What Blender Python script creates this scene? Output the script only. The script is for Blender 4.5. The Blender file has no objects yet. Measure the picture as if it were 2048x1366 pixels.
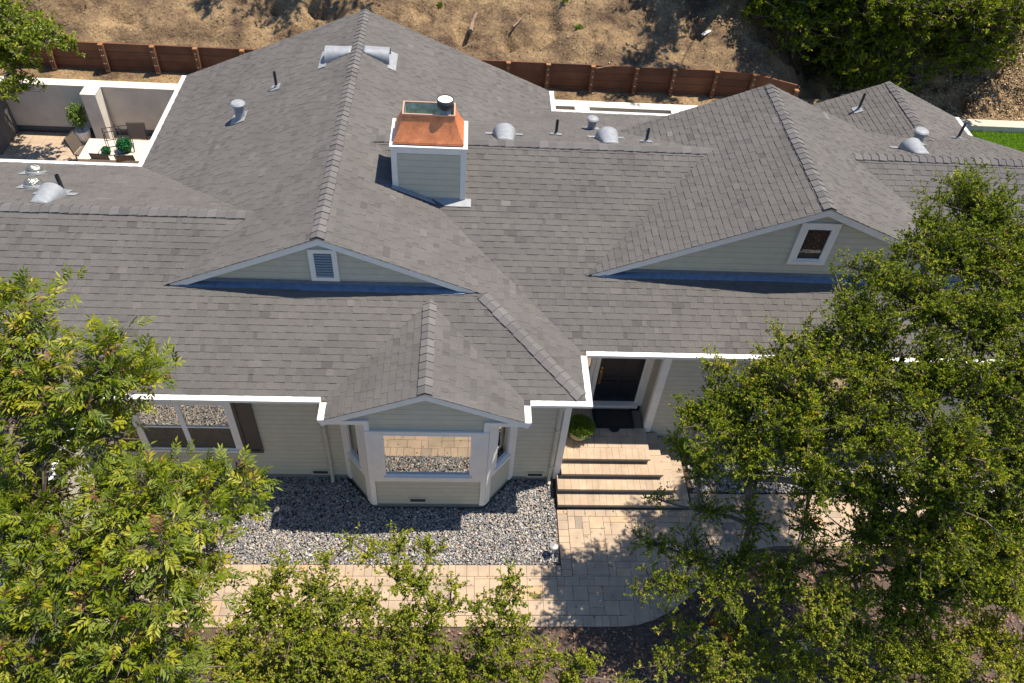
import bpy, math, random
import numpy as np
from mathutils import Vector, Matrix

# ------------------------------------------------------------------ camera, world, sun
S = bpy.context.scene
COL = S.collection
CAM_H = 15.0
F = 1592.9                                    # focal length in pixels of a 2048 px wide frame
YAW, PITCH, ROLL = (math.radians(a) for a in (5.6148, 46.9103, -5.3305))
_f = np.array([math.sin(YAW)*math.cos(PITCH), math.cos(YAW)*math.cos(PITCH), -math.sin(PITCH)])
_r0 = np.array([math.cos(YAW), -math.sin(YAW), 0.0])
_d0 = np.cross(_f, _r0)
_c, _s = math.cos(ROLL), math.sin(ROLL)
RC = np.array([_c*_r0+_s*_d0, -_s*_r0+_c*_d0, _f])
cam_d = bpy.data.cameras.new('camera')
cam_d.sensor_width = 36.0
cam_d.lens = F/2048*36.0
cam_d.clip_end = 400.0
cam = bpy.data.objects.new('camera', cam_d)
COL.objects.link(cam)
M4 = Matrix.Identity(4)
for i in range(3):
    M4[i][0], M4[i][1], M4[i][2] = RC[0][i], -RC[1][i], -RC[2][i]
M4[2][3] = CAM_H
cam.matrix_world = M4
S.camera = cam

SUN = Vector((0.369, 0.126, 0.921)).normalized()
w = bpy.data.worlds.new('World'); S.world = w; w.use_nodes = True
nt = w.node_tree
sky = nt.nodes.new('ShaderNodeTexSky'); sky.sky_type = 'NISHITA'; sky.sun_disc = False
sky.ozone_density = 6.5; sky.dust_density = 0.15; sky.air_density = 1.1
sky.sun_elevation = math.asin(SUN.z); sky.sun_rotation = math.atan2(SUN.x, SUN.y)
nt.links.new(sky.outputs[0], nt.nodes['Background'].inputs[0])
nt.nodes['Background'].inputs[1].default_value = 0.105
sl = bpy.data.lights.new('sun', 'SUN'); sl.energy = 5.0; sl.angle = math.radians(0.53); sl.color = (1.0, 0.89, 0.745)
so = bpy.data.objects.new('sun', sl); COL.objects.link(so)
so.rotation_euler = SUN.to_track_quat('Z', 'Y').to_euler(); so.location = (10, 5, 30)
S.view_settings.view_transform = 'Standard'; S.view_settings.look = 'None'
S.view_settings.exposure = 0.66; S.view_settings.gamma = 1.0
S.cycles.max_bounces = 6; S.cycles.transparent_max_bounces = 6

def P(x, y, z):
    """world point seen at photo pixel (2048 wide) on the level z"""
    d = RC.T @ np.array([(x-1024)/F, (y-683)/F, 1.0])
    return np.array([0, 0, CAM_H]) + d*((z-CAM_H)/d[2])

rng = np.random.default_rng(7)
random.seed(7)

# ------------------------------------------------------------------ materials
def mat(name, col, rough=0.7, metal=0.0, noise=None, spec=None, attr=None, bump=None, trans=0.0, sheen=None):
    """noise=(scale, amount[, detail]); attr=list of (pos, colour): ramp over face attribute 'tint'; bump=(scale, strength, dist)"""
    m = bpy.data.materials.new(name); m.use_nodes = True
    t = m.node_tree; N = t.nodes; L = t.links
    b = N['Principled BSDF']
    b.inputs['Roughness'].default_value = rough; b.inputs['Metallic'].default_value = metal
    if spec is not None: b.inputs['Specular IOR Level'].default_value = spec
    src = None
    if attr:
        a = N.new('ShaderNodeAttribute'); a.attribute_name = 'tint'
        r = N.new('ShaderNodeValToRGB'); L.new(a.outputs['Fac'], r.inputs[0])
        e = r.color_ramp.elements
        while len(e) < len(attr): e.new(0.5)
        for k, (p, c) in enumerate(attr):
            e[k].position = p; e[k].color = (*c, 1)
        src = r.outputs[0]
    else:
        c = N.new('ShaderNodeRGB'); c.outputs[0].default_value = (*col, 1); src = c.outputs[0]
    tc = N.new('ShaderNodeTexCoord')
    for nz in (noise if isinstance(noise, list) else [noise] if noise else []):
        n = N.new('ShaderNodeTexNoise'); n.inputs['Scale'].default_value = nz[0]; n.inputs['Detail'].default_value = nz[2] if len(nz) > 2 else 4
        L.new(tc.outputs['Object'], n.inputs['Vector'])
        mr = N.new('ShaderNodeMapRange'); mr.inputs[1].default_value = 0.25; mr.inputs[2].default_value = 0.75
        mr.inputs[3].default_value = 1-nz[1]; mr.inputs[4].default_value = 1+nz[1]
        L.new(n.outputs[0], mr.inputs[0])
        mx = N.new('ShaderNodeVectorMath'); mx.operation = 'SCALE'
        L.new(src, mx.inputs[0]); L.new(mr.outputs[0], mx.inputs['Scale']); src = mx.outputs[0]
    L.new(src, b.inputs['Base Color'])
    if bump:
        n = N.new('ShaderNodeTexNoise'); n.inputs['Scale'].default_value = bump[0]; n.inputs['Detail'].default_value = 5
        L.new(tc.outputs['Object'], n.inputs['Vector'])
        bp = N.new('ShaderNodeBump'); bp.inputs['Strength'].default_value = bump[1]; bp.inputs['Distance'].default_value = bump[2]
        L.new(n.outputs[0], bp.inputs['Height']); L.new(bp.outputs[0], b.inputs['Normal'])
    if trans:
        tr = N.new('ShaderNodeBsdfTranslucent'); mxs = N.new('ShaderNodeMixShader'); mxs.inputs[0].default_value = trans
        sc = N.new('ShaderNodeVectorMath'); sc.operation = 'MULTIPLY'; sc.inputs[1].default_value = (1.5, 1.6, 0.55)
        L.new(src, sc.inputs[0]); L.new(sc.outputs[0], tr.inputs['Color'])
        L.new(b.outputs[0], mxs.inputs[1]); L.new(tr.outputs[0], mxs.inputs[2])
        L.new(mxs.outputs[0], N['Material Output'].inputs[0])
    return m

def glass_mat(name, refl, tint):
    m = bpy.data.materials.new(name); m.use_nodes = True
    b = m.node_tree.nodes['Principled BSDF']
    b.inputs['Base Color'].default_value = (*tint, 1); b.inputs['Metallic'].default_value = refl
    b.inputs['Roughness'].default_value = 0.015
    t = m.node_tree; n = t.nodes.new('ShaderNodeTexNoise'); n.inputs['Scale'].default_value = 1.3; n.inputs['Detail'].default_value = 1
    tc = t.nodes.new('ShaderNodeTexCoord'); t.links.new(tc.outputs['Object'], n.inputs['Vector'])
    bp = t.nodes.new('ShaderNodeBump'); bp.inputs['Strength'].default_value = 0.12; bp.inputs['Distance'].default_value = 0.04
    t.links.new(n.outputs[0], bp.inputs['Height']); t.links.new(bp.outputs[0], b.inputs['Normal'])
    return m

M = {}
M['shingle'] = mat('asphalt_shingle', None, 0.95, spec=0.25, noise=[(110, 0.45, 3), (1.1, 0.09), (0.3, 0.06)],
    attr=[(0.0, (0.072, 0.070, 0.070)), (0.5, (0.113, 0.108, 0.104)), (0.85, (0.134, 0.126, 0.120)), (1.0, (0.168, 0.162, 0.158))], bump=(220, 0.35, 0.004))
M['cap'] = mat('ridge_shingle', None, 0.92, spec=0.25, noise=[(150, 0.25, 2)],
    attr=[(0.0, (0.107, 0.103, 0.102)), (1.0, (0.156, 0.150, 0.148))], bump=(220, 0.3, 0.004))
M['deck'] = mat('roof_deck', (0.06, 0.055, 0.05), 0.9)
M['white'] = mat('white_gutter_paint', (0.80, 0.79, 0.76), 0.45, noise=[(30, 0.06), (3, 0.05)])
M['trim'] = mat('cream_trim_paint', (0.80, 0.755, 0.68), 0.55, noise=[(6, 0.05)])
M['siding'] = mat('beige_lap_siding', (0.515, 0.48, 0.375), 0.6, noise=[(5, 0.06), (60, 0.05)])
M['lapshade'] = mat('painted_lap_shade', (0.31, 0.275, 0.205), 0.8)  # darker siding colour, paints the shade line at each lap
M['found'] = mat('grey_foundation', (0.20, 0.19, 0.17), 0.85, noise=[(20, 0.15)])
M['soffit'] = mat('soffit_paint', (0.40, 0.36, 0.29), 0.7)
M['galv'] = mat('galvanised_flashing', (0.13, 0.19, 0.275), 0.42, 0.7, noise=[(9, 0.2), (80, 0.12)])
M['galv2'] = mat('weathered_galvanised_metal', (0.27, 0.29, 0.31), 0.55, 0.1, noise=[(9, 0.16), (50, 0.10)])
M['copper'] = mat('weathered_copper', (0.62, 0.215, 0.085), 0.42, 0.2, noise=[(7, 0.28, 6), (40, 0.2)])
M['copperrim'] = mat('bright_copper_rim', (0.70, 0.42, 0.30), 0.4, 0.3)
M['grime'] = mat('grimy_liner', (0.34, 0.41, 0.37), 0.6, 0.2, noise=[(6, 0.5)])
M['black'] = mat('black_pipe', (0.025, 0.027, 0.03), 0.5)
M['brown'] = mat('dark_brown_shutter', (0.055, 0.045, 0.04), 0.5, noise=[(30, 0.15)])
M['door'] = mat('dark_door_paint', (0.012, 0.016, 0.024), 0.4, spec=0.3)
M['brass'] = mat('brass', (0.45, 0.28, 0.11), 0.35, 0.9)
M['glass'] = glass_mat('window_glass', 1.0, (0.58, 0.57, 0.55))
M['glass_dark'] = glass_mat('dark_window_glass', 0.0, (0.012, 0.012, 0.013))
M['screen'] = mat('dark_insect_screen', (0.036, 0.031, 0.027), 0.35, spec=0.6, noise=[(9, 0.55), (45, 0.45)])
M['dome'] = mat('clear_dome', (0.33, 0.34, 0.30), 0.22, 0.7, bump=(14, 0.9, 0.05))
M['ventdark'] = mat('vent_screen', (0.03, 0.03, 0.032), 0.7)
M['ventgrey'] = mat('grey_louvre', (0.30, 0.33, 0.33), 0.6)
M['paver'] = mat('tan_paver', None, 0.85, spec=0.25, noise=[(3.2, 0.16), (45, 0.14)],
    attr=[(0.0, (0.23, 0.205, 0.175)), (0.25, (0.365, 0.285, 0.21)), (0.55, (0.41, 0.32, 0.235)), (0.8, (0.43, 0.315, 0.215)), (1.0, (0.46, 0.31, 0.175))], bump=(60, 0.25, 0.006))
M['joint'] = mat('paver_joint', (0.12, 0.095, 0.07), 0.95)
M['stepface'] = mat('step_riser', (0.20, 0.17, 0.14), 0.9, noise=[(30, 0.2)])
M['stone'] = mat('river_gravel', None, 0.75, noise=[(70, 0.22)],
    attr=[(0.0, (0.11, 0.12, 0.14)), (0.25, (0.20, 0.21, 0.235)), (0.5, (0.30, 0.295, 0.29)), (0.70, (0.38, 0.34, 0.285)), (0.86, (0.50, 0.465, 0.41)), (0.92, (0.36, 0.22, 0.13)), (0.97, (0.60, 0.58, 0.55))])
M['soil'] = mat('dark_soil', (0.085, 0.06, 0.045), 0.95, noise=[(12, 0.35), (60, 0.3)], bump=(30, 0.8, 0.03))
M['chip'] = mat('bark_mulch_and_leaves', None, 0.9, attr=[(0, (0.05, 0.03, 0.022)), (0.35, (0.14, 0.075, 0.05)), (0.75, (0.26, 0.145, 0.10)), (1, (0.40, 0.27, 0.18))])
M['bark'] = mat('grey_bark', (0.15, 0.12, 0.095), 0.9, noise=[(14, 0.35), (60, 0.2)], bump=(40, 0.7, 0.02))
M['twig'] = mat('pale_twig', (0.14, 0.11, 0.085), 0.85, noise=[(20, 0.25)])
M['oak'] = mat('oak_leaf', None, 0.5, spec=0.14, trans=0.27,
    attr=[(0.0, (0.035, 0.062, 0.005)), (0.5, (0.130, 0.178, 0.006)), (0.85, (0.30, 0.33, 0.014)), (1.0, (0.42, 0.30, 0.05))])
M['young'] = mat('young_oak_leaf', None, 0.5, spec=0.2, trans=0.34,
    attr=[(0.0, (0.06, 0.095, 0.008)), (0.5, (0.21, 0.255, 0.016)), (0.85, (0.40, 0.39, 0.035)), (1.0, (0.46, 0.36, 0.09))])
M['ash'] = mat('ash_leaflet', None, 0.42, spec=0.34, trans=0.32,
    attr=[(0.0, (0.050, 0.090, 0.005)), (0.5, (0.150, 0.200, 0.008)), (0.9, (0.38, 0.37, 0.020)), (0.97, (0.33, 0.21, 0.04)), (1.0, (0.22, 0.10, 0.07))])
M['holly'] = mat('broad_leaf', None, 0.45, trans=0.30, attr=[(0, (0.08, 0.13, 0.01)), (0.6, (0.20, 0.25, 0.015)), (1, (0.36, 0.34, 0.03))])
M['fern'] = mat('bright_shrub_leaf', None, 0.5, trans=0.3, attr=[(0, (0.07, 0.13, 0.02)), (1, (0.19, 0.28, 0.05))])
M['artificial'] = mat('artificial_leaf', None, 0.45, attr=[(0, (0.01, 0.11, 0.03)), (1, (0.03, 0.28, 0.08))])
M['redwood'] = mat('stained_redwood', None, 0.75, noise=[(2.5, 0.25), (25, 0.25)], attr=[(0, (0.10, 0.040, 0.020)), (1, (0.17, 0.070, 0.034))])
M['post'] = mat('redwood_post', (0.15, 0.066, 0.030), 0.75, noise=[(8, 0.3), (40, 0.2)])
M['cuttop'] = mat('post_end_grain', (0.28, 0.13, 0.045), 0.8)
M['bolt'] = mat('steel_bolt', (0.7, 0.7, 0.7), 0.35, 0.8)
M['stucco'] = mat('white_stucco', (0.60, 0.57, 0.51), 0.85, noise=[(3, 0.10), (40, 0.06)], bump=(90, 0.4, 0.004))
M['cream'] = mat('pale_wall_cap', (0.70, 0.65, 0.55), 0.8, noise=[(5, 0.08)])
M['greystucco'] = mat('dark_grey_plaster', (0.13, 0.125, 0.12), 0.85, noise=[(4, 0.2)])
M['base'] = mat('dark_wall_base', (0.10, 0.105, 0.115), 0.8)
M['table'] = mat('pale_table_stone', (0.60, 0.53, 0.44), 0.6, noise=[(5, 0.06)])
M['wicker'] = mat('brown_woven_seat', (0.13, 0.105, 0.085), 0.7, noise=[(60, 0.3)])
M['iron'] = mat('black_iron', (0.03, 0.03, 0.03), 0.5, 0.3)
M['pot'] = mat('white_ceramic', (0.75, 0.74, 0.72), 0.35)
M['clay'] = mat('pale_olive_pot', (0.42, 0.37, 0.20), 0.6, noise=[(8, 0.1)])
M['mat'] = mat('black_rubber_mat', (0.016, 0.016, 0.017), 0.9)
M['matpile'] = mat('dark_brown_mat_pile', (0.035, 0.026, 0.02), 0.95, noise=[(30, 0.4)])
M['concrete'] = mat('pale_concrete', (0.48, 0.42, 0.34), 0.85, noise=[(8, 0.12), (60, 0.08)])
M['grass'] = mat('lawn_blade', None, 0.6, trans=0.3, attr=[(0, (0.10, 0.24, 0.012)), (1, (0.30, 0.46, 0.03))])
M['lawnsoil'] = mat('lawn_soil', (0.06, 0.10, 0.02), 0.95, noise=[(9, 0.3)])
M['lampgrey'] = mat('pale_grey_metal', (0.45, 0.45, 0.44), 0.45, 0.4)
M['red'] = mat('red_paint', (0.45, 0.02, 0.025), 0.45)
M['bluecloth'] = mat('navy_paint', (0.02, 0.035, 0.09), 0.5)
M['pinkcloth'] = mat('dusty_skin_pink', (0.42, 0.2, 0.17), 0.6)
M['whitep'] = mat('white_paint', (0.78, 0.78, 0.76), 0.5)
M['yellow'] = mat('dull_yellow_hose', (0.42, 0.33, 0.10), 0.6)
M['plywood'] = mat('brown_stained_wood', (0.16, 0.075, 0.035), 0.7, noise=[(6, 0.25)])
M['deadwood'] = mat('bleached_wood', (0.42, 0.33, 0.23), 0.9, noise=[(20, 0.3)])
M['driftwood'] = mat('weathered_grey_wood', (0.24, 0.18, 0.125), 0.9, noise=[(20, 0.35)])
M['litter'] = mat('dry_leaf', None, 0.9, attr=[(0, (0.08, 0.05, 0.028)), (0.5, (0.22, 0.14, 0.07)), (0.85, (0.42, 0.30, 0.16)), (1, (0.60, 0.50, 0.33))])

def hill_mat():
    m = mat('dry_hillside', (0.2, 0.14, 0.08), 0.95, bump=(9, 0.8, 0.07))
    t = m.node_tree; N = t.nodes; L = t.links
    tc = N.new('ShaderNodeTexCoord')
    def ns(sc, det=6):
        n = N.new('ShaderNodeTexNoise'); n.inputs['Scale'].default_value = sc; n.inputs['Detail'].default_value = det
        n.inputs['Roughness'].default_value = 0.65
        L.new(tc.outputs['Object'], n.inputs['Vector']); return n.outputs[0]
    r = N.new('ShaderNodeValToRGB'); L.new(ns(0.9), r.inputs[0])
    e = r.color_ramp.elements; e[0].position = 0.36; e[0].color = (0.070, 0.043, 0.025, 1); e[1].position = 0.64; e[1].color = (0.265, 0.185, 0.10, 1)
    r2 = N.new('ShaderNodeValToRGB'); L.new(ns(14), r2.inputs[0])
    e = r2.color_ramp.elements; e[0].position = 0.33; e[0].color = (0.6, 0.57, 0.54, 1); e[1].position = 0.66; e[1].color = (1.35, 1.33, 1.25, 1)
    mx = N.new('ShaderNodeVectorMath'); mx.operation = 'MULTIPLY'; L.new(r.outputs[0], mx.inputs[0]); L.new(r2.outputs[0], mx.inputs[1])
    L.new(mx.outputs[0], N['Principled BSDF'].inputs['Base Color'])
    return m
M['hill'] = hill_mat()

# ------------------------------------------------------------------ object helpers
def link(name, me, parent=None):
    o = bpy.data.objects.new(name, me); COL.objects.link(o)
    if parent is not None: o.parent = parent
    return o
def tag(o, label=None, cat=None, group=None, kind=None):
    if label: o['label'] = label
    if cat: o['category'] = cat
    if group: o['group'] = group
    if kind: o['kind'] = kind
    return o
def thing(name, label, cat, loc=(0, 0, 0), rz=0.0, group=None):
    o = bpy.data.objects.new(name, None); COL.objects.link(o)
    o.location = loc; o.rotation_euler = (0, 0, rz); o.empty_display_size = 0.2
    return tag(o, label, cat, group)
def copy_tree(o, parent=None):
    c = o.copy(); COL.objects.link(c)
    if parent is not None: c.parent = parent
    for ch in list(o.children): copy_tree(ch, c)
    return c

class MB:
    def __init__(s): s.v = []; s.f = []; s.m = []; s.t = []; s.mi = 0; s.tint = 0.5
    def add(s, vs, fs):
        n = len(s.v); s.v += [tuple(map(float, p)) for p in vs]
        for f in fs: s.f.append([n+i for i in f]); s.m.append(s.mi); s.t.append(s.tint)
        return s
    def quad(s, *ps): return s.add(ps, [list(range(len(ps)))])
    def box(s, x0, x1, y0, y1, z0, z1):
        vs = [(x, y, z) for z in (z0, z1) for y in (y0, y1) for x in (x0, x1)]
        return s.add(vs, [[0, 2, 3, 1], [4, 5, 7, 6], [0, 1, 5, 4], [2, 6, 7, 3], [0, 4, 6, 2], [1, 3, 7, 5]])
    def obox(s, p0, p1, w, h, up=(0, 0, 1)):
        """bar from p0 to p1, w wide (sideways), h deep (along up)"""
        p0 = Vector(p0); p1 = Vector(p1); d = (p1-p0).normalized(); up = Vector(up)
        sd = d.cross(up).normalized(); u = sd.cross(d).normalized()
        vs = [p+sd*a*w/2+u*b*h/2 for p in (p0, p1) for a, b in ((-1, -1), (1, -1), (1, 1), (-1, 1))]
        return s.add(vs, [[3, 2, 1, 0], [4, 5, 6, 7], [0, 1, 5, 4], [1, 2, 6, 5], [2, 3, 7, 6], [3, 0, 4, 7]])
    def tube(s, pts, rad, n=8, cap=True):
        pts = [Vector(p) for p in pts]
        if not hasattr(rad, '__len__'): rad = [rad]*len(pts)
        rings = []
        for i, p in enumerate(pts):
            d = (pts[min(i+1, len(pts)-1)]-pts[max(i-1, 0)]).normalized()
            a = d.cross(Vector((0.31, 0.95, 0.05)) if abs(d.y) < 0.9 else Vector((1, 0, 0))).normalized(); b = d.cross(a)
            rings.append([p+(a*math.cos(2*math.pi*k/n)+b*math.sin(2*math.pi*k/n))*rad[i] for k in range(n)])
        vs = [q for r in rings for q in r]; fs = []
        for i in range(len(pts)-1):
            for k in range(n): fs.append([i*n+k, i*n+(k+1) % n, (i+1)*n+(k+1) % n, (i+1)*n+k])
        if cap: fs += [list(range(n))[::-1], [(len(pts)-1)*n+k for k in range(n)]]
        return s.add(vs, fs)
    def lathe(s, prof, c=(0, 0, 0), n=24, cap_b=True, cap_t=True):
        vs = [(c[0]+r*math.cos(2*math.pi*k/n), c[1]+r*math.sin(2*math.pi*k/n), c[2]+z) for r, z in prof for k in range(n)]; fs = []
        for i in range(len(prof)-1):
            for k in range(n): fs.append([i*n+k, i*n+(k+1) % n, (i+1)*n+(k+1) % n, (i+1)*n+k])
        if cap_b: fs.append(list(range(n))[::-1])
        if cap_t: fs.append([(len(prof)-1)*n+k for k in range(n)])
        return s.add(vs, fs)
    def prism(s, pts, d):
        """polygon pts (3-D) extruded by vector d"""
        n = len(pts); q = [tuple(Vector(p)+Vector(d)) for p in pts]
        return s.add(list(pts)+q, [list(range(n))[::-1], list(range(n, 2*n))]+[[i, (i+1) % n, n+(i+1) % n, n+i] for i in range(n)])
    def build(s, name, mats, parent=None, smooth=False):
        me = bpy.data.meshes.new(name); me.from_pydata(s.v, [], s.f)
        ms = mats if isinstance(mats, (list, tuple)) else [mats]
        for m in ms: me.materials.append(m)
        me.polygons.foreach_set('material_index', s.m)
        a = me.attributes.new('tint', 'FLOAT', 'FACE'); a.data.foreach_set('value', s.t)
        if smooth: me.polygons.foreach_set('use_smooth', [True]*len(s.f))
        me.validate(); me.update()
        return link(name, me, parent)

def np_mesh(name, V, Fa, mats, tint=None, parent=None, smooth=False):
    """V (n,3), Fa (m,k) index array"""
    me = bpy.data.meshes.new(name)
    m, k = Fa.shape
    me.vertices.add(len(V)); me.vertices.foreach_set('co', np.ascontiguousarray(V, dtype=np.float32).ravel())
    me.loops.add(m*k); me.loops.foreach_set('vertex_index', np.ascontiguousarray(Fa, dtype=np.int32).ravel())
    me.polygons.add(m); me.polygons.foreach_set('loop_start', np.arange(0, m*k, k, dtype=np.int32))
    me.polygons.foreach_set('loop_total', np.full(m, k, dtype=np.int32))
    for q in (mats if isinstance(mats, (list, tuple)) else [mats]): me.materials.append(q)
    a = me.attributes.new('tint', 'FLOAT', 'FACE')
    a.data.foreach_set('value', np.ascontiguousarray(tint if tint is not None else np.full(m, 0.5), dtype=np.float32))
    if smooth: me.polygons.foreach_set('use_smooth', np.ones(m, dtype=bool))
    me.update(calc_edges=True)
    return link(name, me, parent)

# ------------------------------------------------------------------ polygon clipping for shingles, siding, pavers
def clip(sub, tri):
    """Sutherland-Hodgman; both lists of (u,v); tri counter-clockwise convex"""
    out = sub
    for i in range(len(tri)):
        a = tri[i]; b = tri[(i+1) % len(tri)]
        ex, ey = b[0]-a[0], b[1]-a[1]
        inp = out; out = []
        if not inp: return out
        def side(p): return ex*(p[1]-a[1])-ey*(p[0]-a[0])
        for j in range(len(inp)):
            p, q = inp[j], inp[(j+1) % len(inp)]
            sp, sq = side(p), side(q)
            if sp >= -1e-9: out.append(p)
            if (sp > 1e-9 and sq < -1e-9) or (sp < -1e-9 and sq > 1e-9):
                t = sp/(sp-sq); out.append((p[0]+t*(q[0]-p[0]), p[1]+t*(q[1]-p[1])))
    return out
def area2(p): return sum(p[i][0]*p[(i+1) % len(p)][1]-p[(i+1) % len(p)][0]*p[i][1] for i in range(len(p)))
def triangulate(poly):
    if area2(poly) < 0: poly = poly[::-1]
    idx = list(range(len(poly))); tris = []; guard = 0
    def cr(a, b, c): return (b[0]-a[0])*(c[1]-a[1])-(b[1]-a[1])*(c[0]-a[0])
    while len(idx) > 3 and guard < 500:
        guard += 1
        for k in range(len(idx)):
            a, b, c = idx[k-1], idx[k], idx[(k+1) % len(idx)]
            A, B, Cc = poly[a], poly[b], poly[c]
            if cr(A, B, Cc) <= 1e-9: continue
            if any(cr(A, B, poly[j]) > -1e-9 and cr(B, Cc, poly[j]) > -1e-9 and cr(Cc, A, poly[j]) > -1e-9 for j in idx if j not in (a, b, c)): continue
            tris.append([A, B, Cc]); idx.pop(k); break
    tris.append([poly[i] for i in idx]); return tris

K = 5/12
EXPO = 0.143
def shingle_plane(mb, plan, z0, gx, gy):
    """lay laminated shingles over the plane z=z0+gx*x+gy*y inside the plan polygon"""
    g = math.hypot(gx, gy); nrm = Vector((-gx, -gy, 1)).normalized()
    v = Vector((gx/g, gy/g, g)).normalized(); u = v.cross(nrm).normalized()
    pts = [Vector((x, y, z0+gx*x+gy*y)) for x, y in plan]
    o = min(pts, key=lambda p: p.z)
    uv = [((p-o).dot(u), (p-o).dot(v)) for p in pts]
    tris = triangulate(uv)
    W = lambda a, h: tuple(o+u*a[0]+v*a[1]+nrm*h)
    mb.mi = 1; mb.tint = 0.5
    for t in tris: mb.quad(*[W(a, -0.004) for a in t])          # deck
    mb.mi = 0
    u0 = min(a[0] for a in uv); u1 = max(a[0] for a in uv); v1 = max(a[1] for a in uv)
    tb = [(min(a[0] for a in t), max(a[0] for a in t), min(a[1] for a in t), max(a[1] for a in t)) for t in tris]
    vc = -0.02; row = 0
    while vc < v1:
        ve = vc+EXPO; x = u0-random.uniform(0, 0.4); raised = random.random() < 0.5
        rowt = random.gauss(0, 0.03)
        while x < u1:
            wd = random.choice((0.10, 0.14, 0.17, 0.20, 0.25, 0.30)) if raised else random.choice((0.08, 0.12, 0.16, 0.20))
            r = random.random()
            mb.tint = min(1, max(0, (0.52 if raised else 0.47)+rowt+random.gauss(0, 0.058)+(0.30 if r > 0.985 else -0.24 if r < 0.045 else 0)))
            q = [(x, vc), (x+wd, vc), (x+wd, ve), (x, ve)]
            hl = 0.0135 if raised else 0.008; hl += random.uniform(-0.001, 0.0025)
            hh = 0.005 if raised else 0.001
            hf = lambda a: hh+(hl-hh)*(ve-a[1])/EXPO
            for t, (a0, a1, b0, b1) in zip(tris, tb):
                if x+wd < a0 or x > a1 or ve < b0 or vc > b1: continue
                c = clip(q, t)
                if len(c) < 3 or abs(area2(c)) < 1e-6: continue
                mb.quad(*[W(a, hf(a)) for a in c])
                for i in range(len(c)):
                    a, b = c[i], c[(i+1) % len(c)]
                    low = abs(a[1]-vc) < 1e-6 and abs(b[1]-vc) < 1e-6
                    sidee = raised and abs(a[0]-b[0]) < 1e-6 and (abs(a[0]-x) < 1e-6 or abs(a[0]-x-wd) < 1e-6)
                    if low or sidee: mb.quad(W(a, hf(a)), W(a, -0.003), W(b, -0.003), W(b, hf(b)))
            x += wd; raised = not raised
        vc = ve; row += 1

def lap_wall(mb, a, b, poly, expo=0.148, thick=0.011):
    """lap siding on the vertical plane through plan points a->b (outside on the right of a->b); poly: (s along, z)"""
    a = Vector((*a, 0)); b = Vector((*b, 0)); u = (b-a).normalized(); n = Vector((u.y, -u.x, 0))
    tris = triangulate(poly)
    z0 = min(p[1] for p in poly); z1 = max(p[1] for p in poly); s0 = min(p[0] for p in poly); s1 = max(p[0] for p in poly)
    W = lambda q, h: tuple(a+u*q[0]+n*h+Vector((0, 0, q[1])))
    zc = z0
    while zc < z1:
        ze = zc+expo
        hf = lambda q: 0.002+thick*(ze-q[1])/expo
        for t in tris:
            c = []
            for mi_, za, zb in ((1, zc, zc+0.008), (0, zc+0.008, ze)):  # bottom band of each lap gets the painted shade colour
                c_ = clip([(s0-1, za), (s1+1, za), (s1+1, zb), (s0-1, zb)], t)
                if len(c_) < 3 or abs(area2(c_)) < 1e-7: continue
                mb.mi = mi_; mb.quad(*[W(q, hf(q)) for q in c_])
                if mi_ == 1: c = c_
            mb.mi = 0
            for i in range(len(c)):
                p, q = c[i], c[(i+1) % len(c)]
                if abs(p[1]-zc) < 1e-6 and abs(q[1]-zc) < 1e-6: mb.quad(W(p, hf(p)), W(p, 0), W(q, 0), W(q, hf(q)))
        zc = ze

# ------------------------------------------------------------------ leaves and branches
def leaf_mesh(name, Pp, D, Nn, ln, wd, m, tint, parent, fold=0.25, droop=0.12):
    """folded diamond leaves: Pp base points, D axis, Nn up normals, ln/wd arrays"""
    D = D/np.linalg.norm(D, axis=1, keepdims=True)
    Sd = np.cross(D, Nn); Sd /= np.linalg.norm(Sd, axis=1, keepdims=True)+1e-9
    U = np.cross(Sd, D)
    ln = ln[:, None]; wd = wd[:, None]
    mid = Pp+D*ln*0.45
    A = Pp; L = mid+Sd*wd*0.5+U*wd*fold; R = mid-Sd*wd*0.5+U*wd*fold; T = Pp+D*ln-U*ln*droop
    n = len(Pp)
    V = np.stack([A, L, T, R], 1).reshape(-1, 3)
    b = np.arange(n)[:, None]*4
    Fa = np.concatenate([b+np.array([[0, 2, 1]]), b+np.array([[0, 3, 2]])], 1).reshape(-1, 3)
    return np_mesh(name, V, Fa, m, np.repeat(tint, 2), parent)

def rnd_dir(n):
    v = rng.normal(size=(n, 3)); return v/np.linalg.norm(v, axis=1, keepdims=True)

def tubes_np(A, B, ra, rb, n=3):
    """straight thin tubes A->B with end radii; returns verts, quads"""
    d = B-A; d = d/(np.linalg.norm(d, axis=1, keepdims=True)+1e-9)
    ref = np.where(np.abs(d[:, 2:3]) < 0.9, np.array([[0, 0, 1.0]]), np.array([[1.0, 0, 0]]))
    a = np.cross(d, ref); a /= np.linalg.norm(a, axis=1, keepdims=True)+1e-9; b = np.cross(d, a)
    Vs = []
    for Q, r in ((A, ra), (B, rb)):
        for k in range(n):
            t = 2*math.pi*k/n; Vs.append(Q+(a*math.cos(t)+b*math.sin(t))*r[:, None])
    V = np.stack(Vs, 1).reshape(-1, 3)
    base = np.arange(len(A))[:, None]*(2*n)
    Fq = np.concatenate([base+np.array([[k, (k+1) % n, n+(k+1) % n, n+k]]) for k in range(n)], 1).reshape(-1, 4)
    return V, Fq

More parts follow.
